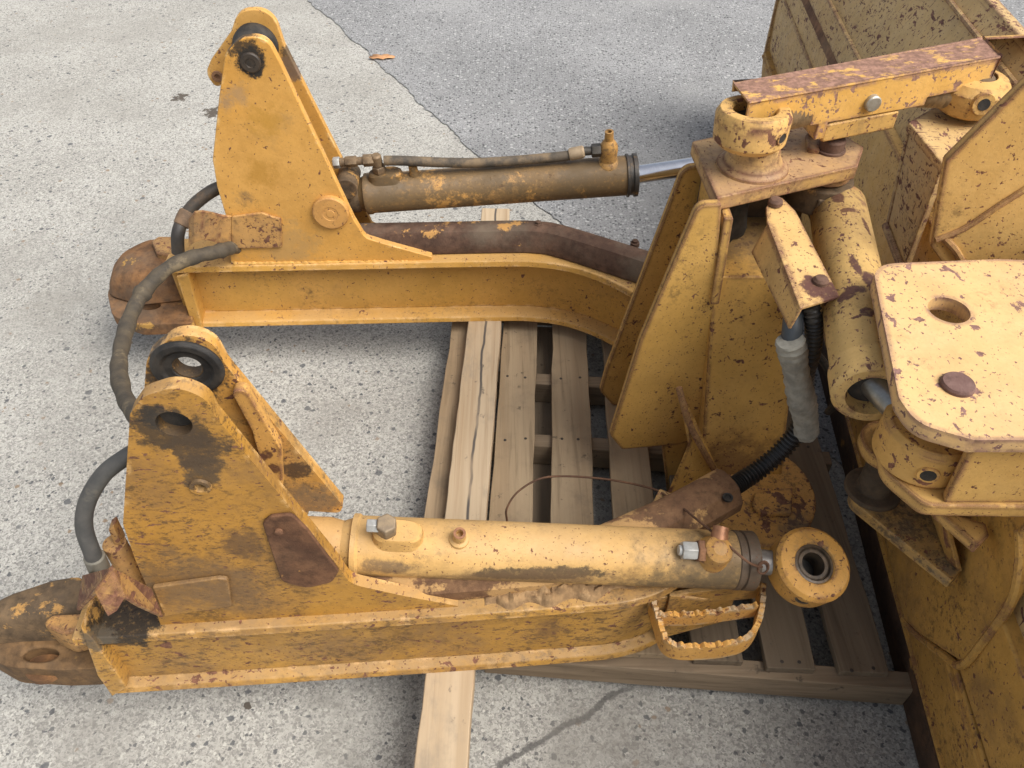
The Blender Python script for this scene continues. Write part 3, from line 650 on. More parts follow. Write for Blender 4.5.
M_step = paint('step_paint', base=(0.560, 0.270, 0.050), dirt=.4, dirtcol=(.24, .14, .06), rust=.45, rustcol=(.16, .07, .03), edge=.5, edgecol=(.42, .32, .20), seed=18)
st = serr([pz(650, 598, zt), pz(656, 618, zt), pz(664, 640, zt), pz(680, 648, zt), pz(712, 648, zt), pz(744, 642, zt), pz(759, 628, zt), pz(765, 606, zt), pz(766, 585, zt)], .040, M_step, name='step', parent=frm)
st['label'] = 'serrated boarding step bent from flat bar'
serr([pz(657, 617, zt), pz(700, 616, zt), pz(758, 608, zt)], .03, M_step, name='tread_bar', parent=st)
serr([pz(650, 600, zt), pz(700, 592, zt), pz(764, 586, zt)], .04, M_armn, .0, name='back_bar', parent=st)
m = bmesh.new(); prism(m, [V((.262, .685, ZF+.03)), V((.385, .71, ZF+.05)), V((.385, .715, zt-.05)), V((.262, .69, zt+.01))], (0, .008, 0)); part('back_plate', m, M_armn, st, .002)

# --- centre column, fins, top plate, base plate
YC = 1.12
tfl, tfr = V((.352, YC, .645)), V((.505, YC, .645)); bfl, bfr = V((.395, 1.04, .165)), V((.565, 1.04, .165))
m = bmesh.new(); hexa(m, [bfl, bfr, V((.60, 1.36, .165)), V((.395, 1.36, .165))], [tfl, tfr, V((.56, 1.33, .645)), V((.352, 1.33, .645))]); part('column', m, M_col, frm, .004)
m = bmesh.new(); hexa(m, [V((.350, 1.098, .60)), V((.366, 1.098, .60)), V((.366, 1.30, .60)), V((.350, 1.30, .60))], [V((.344, 1.108, .772)), V((.360, 1.108, .772)), V((.360, 1.30, .772)), V((.344, 1.30, .772))])
part('column_side', m, M_fin, frm, .003)
m = bmesh.new(); box(m, (.45, 1.31, .71), (.20, .02, .124)); part('column_back', m, M_clevd, frm, .002)
# lump of dirt in the open pocket
m = bmesh.new(); bmesh.ops.create_icosphere(m, subdivisions=3, radius=.05)
for v_ in m.verts:
    n_ = math.sin(v_.co.x*90)*math.cos(v_.co.z*70+v_.co.y*50)
    v_.co = V((v_.co.x*.65, v_.co.y*.5, v_.co.z*1.35)) * (1+.22*n_) + V((.395, 1.235, .695))
part('packed_dirt', m, M_black, frm, 0)
zp = .80
c4 = [(pz(692, 141, zp), .0), (pz(717, 198, zp), 0), (pz(858, 166, zp), .0), (pz(864, 147, zp), .0), (pz(832, 126, zp), .05), (pz(745, 129, zp), 0)]
m = bmesh.new(); prism(m, c4, (0, 0, -.026)); tp = part('top_plate', m, M_topp, frm, .003)
BALL = pz(752, 166, zp)
m = bmesh.new(); lathe(m, BALL, (0,0,1), [(-.005, .062), (.004, .060), (.010, .050), (.022, .043), (.05, .036), (.075, .03)], 40); part('ball_stud', m, M_topp, tp, 0)
PB = pz(830, 150, zp)
m = bmesh.new(); lathe(m, PB, (0,0,1), [(-.005, .026), (.004, .026), (.004, .022), (.020, .022), (.023, .020), (.0235, .004), (.022, .003)], 32); part('pin_head', m, M_pin, tp, .001)
m = bmesh.new(); prism(m, [(pz(808, 149, zp+.008), .008), (pz(806, 134, zp+.008), .01), (pz(813, 129, zp+.008), .008), (pz(819, 140, zp+.008), 0), (pz(820, 150, zp+.008), .0)], (0,0,-.010)); part('keeper_plate', m, M_topp, tp, .002)
m = bmesh.new(); c = pz(813, 135, zp+.008); lathe(m, c, (0,0,1), [(0, .010), (.010, .010), (.011, .008)], 6); part('bolt', m, M_rust, tp, .001)
m = bmesh.new(); c = PB - V((0.0, .005, .045)); lathe(m, c, (0,0,1), [(0, .045), (.019, .045)], 36); part('lower_boss', m, M_topp, tp, .002)

def flat(name, px, Y, th, mat, yaw=0):
    fr = Fr(0, Y, yaw); return plate(name, fr, px, 0, th, mat, frm, bevel=.004)
fin1 = flat('gusset_fin', [(698, 205, .02), (722, 204, 0), (718, 270), (708, 430), (690, 444), (622, 450, .01), (610, 436, .02), (640, 341)], 1.085, .018, M_fin, 4)
fin2 = flat('gusset_fin', [(683, 168, .03), (704, 166, 0), (728, 172), (716, 300), (690, 420), (612, 405, .01), (600, 392, .02), (606, 370)], 1.30, .018, M_fin, 4)
zb = .19
m = bmesh.new(); cd = pz(748, 490, zb); pts = []
for i in range(25):
    a_ = R(-100 + 190*i/24); pts.append(cd + V((.135*math.cos(a_), .135*math.sin(a_), 0)))
pts += [pz(700, 430, zb), pz(672, 490, zb), pz(640, 515, zb), pz(600, 534, zb), pz(610, 545, zb), pz(650, 560, zb)]
prism(m, pts, (0, 0, -.03)); bp = part('base_plate', m, M_base, frm, .004)
m = bmesh.new(); prism(m, [pz(755, 492, zb+.012), pz(793, 487, zb+.012), pz(792, 513, zb+.012), pz(763, 514, zb+.012), pz(752, 505, zb+.012)], (0,0,-.012)); part('pad', m, M_base, bp, .003)
# raised web that sweeps from the fin to the base plate, with its light edge rib
m = bmesh.new(); a3 = [py(681, 389, 1.075), pz(722, 478, zb), pz(640, 518, zb), pz(612, 531, zb), pz(668, 492, zb+.02), py(690, 440, 1.04)]
c_ = sum(a3, V((0,0,0)))/6
vs = [m.verts.new(p) for p in a3]; vb = [m.verts.new(p - V((0, -.004, .02))) for p in a3]
for i in (2, 3, 4, 5): j = (i+1) % 6; m.faces.new((vs[1], vs[i], vs[j])); m.faces.new((vb[1], vb[j], vb[i]))
for i in range(6): m.faces.new((vs[i], vb[i], vb[(i+1) % 6], vs[(i+1) % 6]))
part('curved_web', m, M_web, frm, .003)
m = bmesh.new(); tube(m, [py(679, 388, 1.07), py(688, 420, 1.05), py(703, 450, 1.03), pz(718, 476, zb+.012)], .0065, 8); part('weld_rib', m, M_topp, frm, 0)
m = bmesh.new(); prism(m, [py(662, 446, 1.11), py(690, 440, 1.11), py(672, 494, 1.11), py(668, 500, 1.11)], (0, .015, 0)); part('lower_gusset', m, M_fin, frm, .003)

def wline(P, r, mat):
    m = bmesh.new(); tube(m, P, r, 8, 40, rf=lambda i, n: r*(1 + .25*math.sin(i*1.7) + .12*math.sin(i*.6+1))); return part('weld_bead', m, mat, frm, 0, angle=70)
F1 = Fr(0, 1.085, 4)
wline([F1.p(719, 262, .016), F1.p(713, 340, .01), F1.p(706, 428, .0)], .006, M_weld)
# --- bent sheet cover over the hoses on the column
zc = .757
tpz = [pz(766, 207, zc+.01), pz(771, 199, zc+.012), pz(782, 197, zc+.012), pz(796, 211, zc+.006), pz(840, 296, zc-.012), pz(800, 308, zc-.012), pz(767, 222, zc+.006)]
m = bmesh.new(); prism(m, tpz, (0,0,-.006))
drop = V((-.012, -.004, -.075))
A0, A1 = pz(767, 222, zc+.006), pz(800, 308, zc-.012)
prism(m, [A0 + V((.001,0,-.0005)), A1 + V((.001,0,-.0005)), A1 + V((-.007, .0, -.042)), A0 + V((-.014, .0, -.060))], (.005, .001, 0))
bmesh.ops.remove_doubles(m, verts=m.verts, dist=.0004)
M_cov = paint('cover_paint', base=(.61,.37,.125), pale=(.67,.46,.21), dirt=.12, rust=.40, rustcol=(.10, .042, .028), cscale=70, edge=.8, scratch=0, seed=20, spots=[spot(pz(822, 283, zc), .030, (.105, .045, .032), 1), spot(pz(833, 290, zc), .022, (.105, .045, .032), 1), spot(pz(812, 277, zc), .018, (.105, .045, .032), 1)])
cov = part('hose_cover', m, M_cov, frm, .002)
for u, v, z_ in ((820, 283, zc-.010), (775, 204, zc+.012)):
    m = bmesh.new(); lathe(m, pz(u, v, z_), (0,0,1), [(0, .012), (.006, .012), (.010, .009), (.011, .005)], 16); part('bolt', m, M_pin, cov, 0)
m = bmesh.new(); prism(m, [pz(834, 286, zc-.02), pz(840, 283, zc-.02), pz(845, 292, zc-.02), pz(838, 297, zc-.02)], (0,0,-.01)); part('tab', m, M_topp, cov, .001)

# ------------------------------------------------------------------ hydraulic cylinders
def hexnut(m, o, d, L, r): lathe(m, o, d, [(0, r*.92), (.002, r), (L-.002, r), (L, r*.92)], 6)
CHROME = plain('chrome_rod', (.78, .78, .80), (.70, .70, .72), .16, 1, 60, .03)
STEEL = plain('zinc_fitting', (.50, .50, .47), (.36, .35, .32), .5, .5, 60, .1)
BRASS = plain('dull_brown_fitting', (.23, .155, .085), (.13, .09, .055), .6, .3, 60, .3, dust=.3)
COPP = plain('copper_port', (.33, .155, .075), (.20, .09, .045), .5, .4, 80, .2)
# near
A, B = NEAR.p(352, 545, .095), py(749, 560.5, .728)
cylg = 'hydraulic cylinders of the push frame'
cn_ = thing('hydraulic_cylinder', 'near pale yellow hydraulic cylinder with open rod eye at its free end', 'hydraulic cylinder', tuple(A), cylg)
FO2 = V(cn_.location)
sp2 = lambda p, r, c, h=.6, *k: (tuple(V(p)-FO2), r, c, h, *k)
ax = (B-A).normalized(); L = (B-A).length; rb = .0475
front = V((0, -.7, .7)).normalized()
def onc(A, ax, t, el, r):                     # point on a barrel: t metres along, el degrees from the top towards the viewer
    x = V((-ax.y, ax.x, 0)).normalized(); up = ax.cross(x).normalized()
    if up.z < 0: up = -up
    if x.y > 0: x = -x
    return A + ax*t + (up*math.cos(R(el)) + x*math.sin(R(el)))*r
M_cyln = paint('near_barrel_paint', base=(.56,.325,.10), pale=(.62,.40,.165), fade=.6, dirt=.24, dirtcol=(.27, .18, .09), rust=.06, cscale=75, edge=0, updust=.35, seed=22, spots=[
    sp2(onc(A, ax, L-.02, 45, rb), .105, (.115, .082, .045), .42, (.55, 1, 1)), sp2(onc(A, ax, L-.10, 95, rb), .045, (.10, .075, .046), .4, (.3, 1, 1)),
    sp2(onc(A, ax, .30, 78, rb), .016, (.07, .05, .03), .8, (.14, 1, 1)), sp2(onc(A, ax, .25, 100, rb), .028, (.15, .09, .045), .5, (.12, 1, 1)), sp2(onc(A, ax, .06, 75, rb), .018, (.12, .08, .05), .5, (.3, 1, 1))])
m = bmesh.new(); lathe(m, A, ax, [(-.02, rb*.75), (0, rb-.004), (.002, rb+.003), (.010, rb+.003), (.014, rb), (.022, rb), (L-.030, rb)], 56); part('barrel', m, M_cyln, cn_, 0)
m = bmesh.new(); lathe(m, A - ax*.11, ax, [(-.03, .035), (.0, .043), (.075, .043), (.105, .036)], 40); part('base_mount', m, paint('base_mount_paint', base=(0.520, 0.306, 0.117), dirt=.5, rust=.12, edge=0, seed=23), cn_, 0)
DARK = paint('gland_paint', base=(0.110, 0.077, 0.050), pale=(0.200, 0.126, 0.063), dirt=.3, dirtcol=(.06, .05, .04), rust=.05, edge=0, seed=24)
m = bmesh.new(); lathe(m, A + ax*(L-.030), ax, [(0, rb-.001), (.002, rb+.0012), (.010, rb+.0012), (.0115, rb-.002), (.014, rb-.002), (.0155, rb+.001), (.034, rb+.001), (.037, rb-.006), (.037, .02)], 56); part('gland', m, DARK, cn_, 0)
EYE = pz(808, 567, .365); ed_ = (EYE - B); 
m = bmesh.new(); lathe(m, B, (EYE-B), [(-.01, .0205), ((EYE-B).length-.045, .0205)], 32); part('rod', m, plain('dusty_rod', (.36, .34, .31), (.22, .2, .18), .4, .6, 40, .1), cn_, 0)
M_eye = paint('rod_eye_paint', base=(0.600, 0.306, 0.063), pale=(0.660, 0.387, 0.135), dirt=.4, dirtcol=(.22, .14, .07), rust=.30, cscale=60, edge=.4, seed=25, spots=[sp2(EYE + V((0,0,.026)), .042, (.13, .10, .07), .4)])
ea = V((.12, -.34, 1)).normalized()
m = bmesh.new(); ringlathe(m, EYE, ea, [(-.030, .040), (-.030, .052), (-.024, .061), (.018, .062), (.026, .056), (.027, .034), (.023, .032)], 48)
ey = part('rod_eye', m, M_eye, cn_, .0015)
m = bmesh.new(); ringlathe(m, EYE, ea, [(-.02, .019), (-.02, .0325), (.022, .0325), (.023, .028), (.018, .027), (.020, .024), (.020, .019)], 40); part('bush', m, plain('greasy_bush', (.15, .105, .065), (.045, .034, .025), .45, .2, 40, .3), ey, 0)
m = bmesh.new(); lathe(m, EYE - ea*.024, ea, [(0, .03), (.002, .03)], 24); part('bore', m, M_black, ey, 0)
c = EYE + V((-.022, -.0555, -.006)); dd = (c-EYE).normalized(); m = bmesh.new(); ringlathe(m, c - dd*.004, dd, [(0, .0075), (0, .0115), (.006, .011), (.0065, .0075)], 20); part('set_screw_hole', m, DARK, ey, 0)
m = bmesh.new(); lathe(m, c - dd*.003, dd, [(0, .008), (.005, .0078)], 18); part('set_screw', m, M_black, ey, 0)
# inlet pad with elbow block
p0 = onc(A, ax, .075, 12, rb); up_ = (p0 - (A+ax*.075)).normalized(); sd = ax.cross(up_)
def pad(c, lx, ly, h, bot=-.022):
    m = bmesh.new(); n = 32; rg = []
    for s_, k_ in ((bot, 1.16), (-.006, 1.12), (-.002, 1.0), (h-.004, .93), (h, .80)):
        ring = []
        for i in range(n):
            t = 2*math.pi*i/n; cx, sy_ = math.cos(t), math.sin(t); q = lambda w: math.copysign(abs(w)**.7, w)
            ring.append(m.verts.new(c + ax*(q(cx)*lx*k_) + sd*(q(sy_)*ly*k_) + up_*s_))
        rg.append(ring)
    for X_, Y_ in zip(rg, rg[1:]):
        for i in range(n): m.faces.new((X_[i], X_[(i+1) % n], Y_[(i+1) % n], Y_[i]))
    m.faces.new(rg[-1]); m.faces.new(rg[0][::-1]); return m
pd = part('inlet_pad', pad(p0 + ax*.0, .040, .022, .020), M_cyln, cn_, 0)
q0 = p0 + up_*.018 - ax*.016
m = bmesh.new(); hexnut(m, q0, up_, .030, .0165); part('elbow_block', m, plain('sandy_fitting', (.30, .22, .13), (.2, .15, .1), .6, .3, 50, .3), pd, .002)
m = bmesh.new(); hexnut(m, q0 + up_*.016 - ax*.010, -ax, .020, .011); part('plug', m, STEEL, pd, .001)
p1 = onc(A, ax, .170, 14, rb); u1 = (p1 - (A+ax*.170)).normalized()
m = bmesh.new(); lathe(m, p1, u1, [(-.006, .017), (.003, .0155), (.006, .0105), (.024, .0100), (.024, .0055), (.012, .005)], 24); pt = part('port', m, M_cyln, cn_, 0)
m = bmesh.new(); ringlathe(m, p1+u1*.022, u1, [(0, .0055), (0, .0098), (.004, .0096), (.004, .0058)], 20); part('port_rim', m, COPP, pt, 0)
p2 = onc(A, ax, L-.075, 22, rb); u2 = (p2 - (A+ax*(L-.075))).normalized()
m = bmesh.new(); lathe(m, p2, u2, [(-.012, .030), (-.004, .028), (.004, .0245), (.020, .0245), (.030, .021), (.037, .011)], 32); el = part('outlet_elbow', m, M_eye, cn_, 0)
m = bmesh.new(); d2 = (ax*.25 + V((0,.9,.55))).normalized(); lathe(m, p2+u2*.018, d2, [(0, .016), (.034, .0125), (.038, .0125), (.038, .0070), (.02, .0065)], 22); part('outlet_port', m, COPP, el, 0)
m = bmesh.new(); hexnut(m, p2 + u2*.012 - ax*.018, -ax, .013, .0185); part('lock_nut', m, M_rust, el, .001)
m = bmesh.new(); hexnut(m, p2 + u2*.012 - ax*.031, -ax, .024, .0155); lathe(m, p2 + u2*.012 - ax*.055, -ax, [(0, .009), (.005, .008)], 16); part('hex_plug', m, STEEL, el, .001)

# far
A, B = FAR.p(366, 194, .115), FAR.p(634, 175, .105)
cf_ = thing('hydraulic_cylinder', 'far oily brown hydraulic cylinder with bright chrome rod and hose along its top', 'hydraulic cylinder', tuple(A), cylg)
FO2 = V(cf_.location); ax = (B-A).normalized(); L = (B-A).length; rb = .0465
BRN = (.12, .080, .040)
M_cylf = paint('far_barrel_paint', base=(0.500, 0.261, 0.068), pale=(0.600, 0.333, 0.108), fade=.5, dirt=.62, dirtcol=(.13, .085, .042), dscale=6, rust=.1, edge=0, seed=26, spots=[
    sp2(onc(A, ax, .02, 30, rb), .09, BRN, .9), sp2(onc(A, ax, .10, 90, rb), .08, BRN, .8), sp2(onc(A, ax, L-.06, 40, rb), .13, BRN, .9), sp2(onc(A, ax, L-.2, 20, rb), .11, BRN, .7), sp2(onc(A, ax, L-.32, 10, rb), .06, BRN, .4), sp2(onc(A, ax, L-.3, 88, rb), .05, BRN, .4), sp2(onc(A, ax, L*.4, -30, rb), .12, BRN, .8)])
m = bmesh.new(); lathe(m, A, ax, [(-.02, rb*.75), (0, rb-.003), (.002, rb+.0025), (.012, rb+.0025), (.016, rb), (L-.02, rb)], 56); part('barrel', m, M_cylf, cf_, 0)
m = bmesh.new(); lathe(m, A - ax*.09, ax, [(-.02, .03), (.0, .042), (.07, .042), (.09, .034)], 36); part('base_mount', m, M_clevd, cf_, 0)
m = bmesh.new(); lathe(m, A + ax*(L-.02), ax, [(0, rb), (.001, rb+.004), (.006, rb+.004), (.008, rb), (.016, rb), (.017, rb+.004), (.026, rb+.004), (.028, rb-.004), (.028, .02)], 56); part('gland', m, plain('black_gland', (.03, .027, .024), (.06, .05, .04), .5, 0, 30, .3, dust=.25, dustcol=(.3, .17, .05)), cf_, 0)
m = bmesh.new(); tip = FAR.p(760, 157, .085); rd = (tip - B).normalized(); lathe(m, B, rd, [(0, .0215), ((tip-B).length+.03, .0215)], 40); part('rod', m, CHROME, cf_, 0)
p0 = onc(A, ax, .058, 8, rb); up_ = (p0 - (A+ax*.058)).normalized(); sd = ax.cross(up_)
pd = part('inlet_pad', pad(p0, .042, .022, .016), M_cylf, cf_, 0)
q0 = p0 + up_*.014 - ax*.012
m = bmesh.new(); hexnut(m, q0, up_, .02, .016); lathe(m, q0 + up_*.02, up_, [(0, .012), (.026, .012), (.030, .009)], 18); part('elbow_block', m, BRASS, pd, .001)
q1 = q0 + up_*.036
m = bmesh.new(); hexnut(m, q1 - ax*.006, -ax, .026, .0145); lathe(m, q1 - ax*.032, -ax, [(0, .0095), (.016, .0095)], 16); hexnut(m, q1 - ax*.046, -ax, .028, .0130); lathe(m, q1-ax*.074, -ax, [(0, .010), (.012, .0105)], 18); part('pipe_fitting', m, BRASS, pd, .001)
m = bmesh.new(); hexnut(m, q1 - ax*.086, -ax, .016, .0135); part('fitting_collar', m, STEEL, pd, .001)
e1 = onc(A, ax, L-.062, 6, rb); ue = (e1 - (A+ax*(L-.062))).normalized()
m = bmesh.new(); lathe(m, e1, ue, [(-.012, .029), (-.004, .027), (.003, .020), (.010, .0195), (.030, .0215), (.042, .020), (.052, .014), (.056, .0105), (.078, .0100), (.078, .006), (.06, .006)], 32); oe = part('outlet_elbow', m, M_farbk if False else paint('far_elbow_paint', base=(0.520, 0.270, 0.063), dirt=.8, dirtcol=(.19,.12,.06), rust=.3, grime=.6, edge=0, seed=27), cf_, 0)
h1 = e1 + ue*.030
m = bmesh.new(); hexnut(m, h1 - ax*.018, -ax, .022, .016); lathe(m, h1-ax*.04, -ax, [(0, .010), (.02, .010)], 16); part('hose_nut', m, plain('oily_nut', (.045, .04, .035), (.08, .07, .055), .5, .3, 40, .2), oe, .001)
hs = [q1 + ax*.016 - up_*.004, q1 + ax*.06 - up_*.008, q1 + ax*.16 - up_*.022, q1 + ax*.26 - up_*.030, h1 - ax*.115 - ue*.010, h1 - ax*.06 - ue*.001]
RUB = plain('dusty_rubber_hose', (.045, .038, .03), (.11, .085, .058), .75, 0, 24, .5, dust=.6, dustcol=(.21, .145, .08), sc=(1, 1, 1))
m = bmesh.new(); tube(m, hs, .0115, 16); hz = part('hose', m, RUB, cf_, 0)
m = bmesh.new(); dl = (hs[-1]-hs[-2]).normalized(); lathe(m, hs[-1] + dl*.004, -dl, [(0, .011), (.004, .0145), (.032, .0148), (.036, .013)], 20); part('ferrule', m, plain('sandy_ferrule', (.40, .30, .19), (.28, .2, .12), .6, .2, 50, .3), hz, 0)
p1 = onc(A, ax, .125, 4, rb)
m = bmesh.new(); lathe(m, p1, up_, [(-.006, .014), (.003, .013), (.008, .0105), (.026, .0105), (.027, .008)], 20); part('port', m, M_cylf, cf_, 0)

# tilt cylinder, from under the top plate to the blade bracket
T0, T1 = V((.592, 1.262, .700)), V((.497, .800, .705)); EY2 = V((.551, .70, .69))
EY2 = pz(927, 438, .69)
ct_ = thing('hydraulic_cylinder', 'short scraped tilt cylinder between column top plate and blade bracket, chipped to brown', 'hydraulic cylinder', tuple(T0), cylg)
FO2 = V(ct_.location); T1 = T0 + (pz(868, 376, .715) - T0); ax = (T1-T0).normalized(); L = (T1-T0).length; rb = .0485
onT = lambda t, el, s: (T0 + ax*t + (V((0,0,1))*math.cos(R(el)) + V((ax.y, -ax.x, 0)).normalized()*math.sin(R(el)))*rb)
M_cylt = paint('tilt_barrel_paint', base=(.55,.355,.125), pale=(.62,.43,.20), dirt=.10, rust=.50, rustcol=(.105, .048, .035), cscale=42, stretch=(1.5, 1, 1), rot=(0, 0, .5), edge=.35, scratch=0, seed=28, spots=[
    sp2(onT(.27, 10, 0), .012, (.105, .05, .038), 1, (1.6, .4, 1)), sp2(onT(.31, -12, 0), .016, (.105, .05, .038), 1, (1.2, .45, 1)), sp2(onT(.33, 20, 0), .014, (.105, .05, .038), 1, (.6, 1.2, 1)), sp2(onT(.36, -25, 0), .014, (.105, .05, .038), 1, (1.3, .5, 1)), sp2(onT(.385, 5, 0), .012, (.105, .05, .038), 1), sp2(onT(.34, 38, 0), .012, (.105, .05, .038), 1, (.5, 1.2, 1)),
    sp2(onT(.01, 0, 0), .030, (.32, .14, .07), .5, (.5, 1.2, 1)), sp2(onT(.05, 22, 0), .014, (.13, .06, .04), .9, (1.4, .5, 1)), sp2(onT(.10, 5, 0), .009, (.13, .06, .04), .9, (.5, 1.2, 1)), sp2(onT(.14, -30, 0), .008, (.13, .06, .04), .9, (1.3, .3, 1))])
m = bmesh.new(); lathe(m, T0, ax, [(-.004, rb-.016), (.0, rb-.006), (.012, rb), (L-.010, rb), (L-.008, rb+.004), (L+.035, rb+.004), (L+.042, rb-.002), (L+.042, .034), (L+.02, .030)], 56, cap=False)
lathe(m, T0, ax, [(-.004, rb-.016), (-.005, .001)], 56, cap=False); part('barrel', m, M_cylt, ct_, 0)
m = bmesh.new(); lathe(m, T0 + ax*(L+.018), ax, [(0, .036), (.002, .036)], 32); part('gland', m, M_black, ct_, 0)
m = bmesh.new(); E0 = T0 + ax*(L); rdir = (EY2 - E0); lathe(m, E0, rdir, [(0, .0215), (rdir.length - .045, .0215)], 32); part('rod', m, plain('dull_steel_rod', (.34, .35, .34), (.22, .22, .21), .35, .8, 40, .1), ct_, 0)
M_eye2 = paint('tilt_eye_paint', base=(0.580, 0.324, 0.081), dirt=.35, rust=.6, rustcol=(.14, .06, .035), cscale=30, edge=.4, seed=29)
m = bmesh.new(); ringlathe(m, EY2, (0,0,1), [(-.036, .045), (-.036, .056), (-.030, .062), (.022, .062), (.030, .055), (.030, .030), (-.03, .030)], 48); e2 = part('rod_eye', m, M_eye2, ct_, .0015)
dd = V((-.30, -.95, 0)).normalized(); c = EY2 + dd*.0615 + V((0,0,-.004)); m = bmesh.new(); ringlathe(m, c-dd*.006, dd, [(0, .010), (0, .0150), (.009, .0135), (.009, .010)], 22); part('grease_port', m, M_eye2, e2, 0)
m = bmesh.new(); lathe(m, c-dd*.003, dd, [(0, .0102), (.006, .0100)], 20); part('port_bore', m, M_black, e2, 0)
m = bmesh.new(); lathe(m, EY2, (0,0,1), [(-.05, .027), (.06, .027)], 28); part('bush', m, M_black, e2, 0)
m = bmesh.new(); lathe(m, V((PB.x, PB.y-.005, .70)), (0,0,1), [(0, .055), (.05, .055)], 36); box(m, (V((PB.x, PB.y-.005, .725))+T0)/2, (.075, .10, .05)); part('base_eye', m, M_clevd, ct_, .004)

# ------------------------------------------------------------------ adjustable link with sheet cover
LK = thing('adjuster_link', 'rusty topped yellow turnbuckle link with long box cover, reaching to the blade', 'link', tuple(BALL + V((0, 0, .05))))
FO3 = V(LK.location)
zc0, zc1 = .925, .945
l0, l1 = pz(749, 102, zc0), pz(733, 82, zc0); r0, r1 = pz(1002, 56, zc1), pz(983, 37, zc1)
M_link = paint('link_paint', base=(0.660, 0.360, 0.077), pale=(0.720, 0.450, 0.162), fade=.6, dirt=.06, rust=.62, rustcol=(.185,.10,.068), cscale=46, edge=.7, top=.72, seed=30)
lx = (r0-l0).normalized(); ly = (l1-l0).normalized()
m = bmesh.new(); dn = V((0,0,-.052))
mid0 = l0.lerp(r0, .27); mid1 = l0.lerp(r0, .74)
# top sheet, front skirt with a deeper middle, back skirt, far end
prism(m, [l0, r0, r1, l1], (0,0,-.005))
prism(m, [l0, r0, r0 + V((0,0,-.050)), mid1 + V((0,0,-.052)), mid1 + V((0,0,-.066)), mid0 + V((0,0,-.064)), mid0 + V((0,0,-.046)), l0 + V((0,0,-.046))], ly*.005)
prism(m, [l1, r1, r1 + dn, l1 + dn*.3], -ly*.005)
bmesh.ops.remove_doubles(m, verts=m.verts, dist=.0002)
cv = part('cover', m, M_link, LK, .003)
m = bmesh.new(); c = l0.lerp(r0, .50) + V((0,0,-.040)); 
c = c; lathe(m, c, -ly, [(-.002, .0135), (.008, .0135), (.010, .0115)], 26); part('pin', m, plain('zinc_pin', (.42, .40, .34), (.30, .27, .21), .45, .5, 60, .2), cv, 0)
m = bmesh.new(); q = l0.lerp(r0, .305); prism(m, [q + V((0,0,-.060)), q + lx*.018 + V((0,0,-.060)), q + lx*.018 + V((0,0,-.092)), q + V((0,0,-.092))], ly*.06); part('clamp_tab', m, M_link, LK, .002)
m = bmesh.new(); q = l0.lerp(r0, .34); q2 = l0.lerp(r0, .64); prism(m, [q + V((0,0,-.067)), q2 + V((0,0,-.067)), q2 + V((0,0,-.100)), q + V((0,0,-.100))], ly*.045)
part('turnbuckle_body', m, paint('turnbuckle_paint', base=(0.550, 0.324, 0.090), dirt=.6, dirtcol=(.12, .10, .08), rust=.5, edge=.4, seed=31), LK, .004)
RING = pz(752, 124, .880)
M_ring = paint('ball_ring_paint', base=(0.600, 0.351, 0.099), pale=(0.660, 0.414, 0.162), dirt=.40, dirtcol=(.23, .15, .08), rust=.45, cscale=36, edge=.45, grime=.5, seed=32)
m = bmesh.new(); ringlathe(m, RING, V((.0, .06, 1)), [(-.035, .036), (-.035, .048), (-.024, .059), (.016, .061), (.027, .055), (.027, .038), (.022, .034)], 52); rg = part('ball_eye', m, M_ring, LK, .0015)
m = bmesh.new(); lathe(m, RING, (0,0,1), [(-.03, .036), (.004, .036), (.010, .03), (.012, .001)], 32); part('ball', m, M_black, rg, 0)
dd = V((.62, -.79, 0)).normalized(); c = RING + dd*.0605; m = bmesh.new(); ringlathe(m, c-dd*.006, dd, [(0, .0085), (0, .012), (.0075, .011), (.0075, .0085)], 20); part('grease_port', m, M_ring, rg, 0)
m = bmesh.new(); lathe(m, c-dd*.002, dd, [(0, .0087), (.0025, .0085)], 18); part('port_bore', m, M_black, rg, 0)
M_thread = plain('dusty_thread', (.40, .29, .16), (.22, .16, .095), .7, .2, 60, .3)
cr = (l0+l1)/2; m = bmesh.new(); ca = RING + lx*.055 + V((0,0,0)); cb = l0.lerp(r0, .36) + ly*.03 + V((0,0,-.052))
N_ = 24; d_ = cb-ca
lathe(m, ca, d_, [(d_.length*i/N_, .0185 + (.003 if i % 2 else -.003)) for i in range(N_+1)], 24); part('threaded_rod', m, M_thread, LK, 0)
REYE = pz(966, 93, .875)
ca = l0.lerp(r0, .66) + ly*.03 + V((0,0,-.052)); cb = REYE - lx*.03; d_ = cb-ca; m = bmesh.new(); N_ = 22
lathe(m, ca, d_, [(d_.length*i/N_, .0185 + (.003 if i % 2 else -.003)) for i in range(N_+1)], 24); part('threaded_rod', m, M_thread, LK, 0)
m = bmesh.new(); ringlathe(m, REYE + lx*.012, V((0, 0, 1)), [(-.034, .026), (-.034, .040), (-.026, .054), (-.006, .061), (.012, .060), (.026, .050), (.032, .03)], 44); re_ = part('ball_eye', m, M_ring, LK, .0015)
m = bmesh.new(); lathe(m, REYE + lx*.012, (0,0,1), [(-.02, .035), (.022, .035), (.032, .022), (.034, .002)], 30); part('ball', m, M_clevd, re_, 0)
dd = V((-.05, -1, 0.1)).normalized(); c = REYE + lx*.008 + dd*.060; m = bmesh.new(); ringlathe(m, c-dd*.006, dd, [(0, .010), (0, .020), (.006, .018), (.006, .010)], 22); part('grease_port', m, M_ring, re_, 0)
m = bmesh.new(); lathe(m, c-dd*.004, dd, [(0, .011), (.005, .010)], 20); part('port_bore', m, M_black, re_, 0)

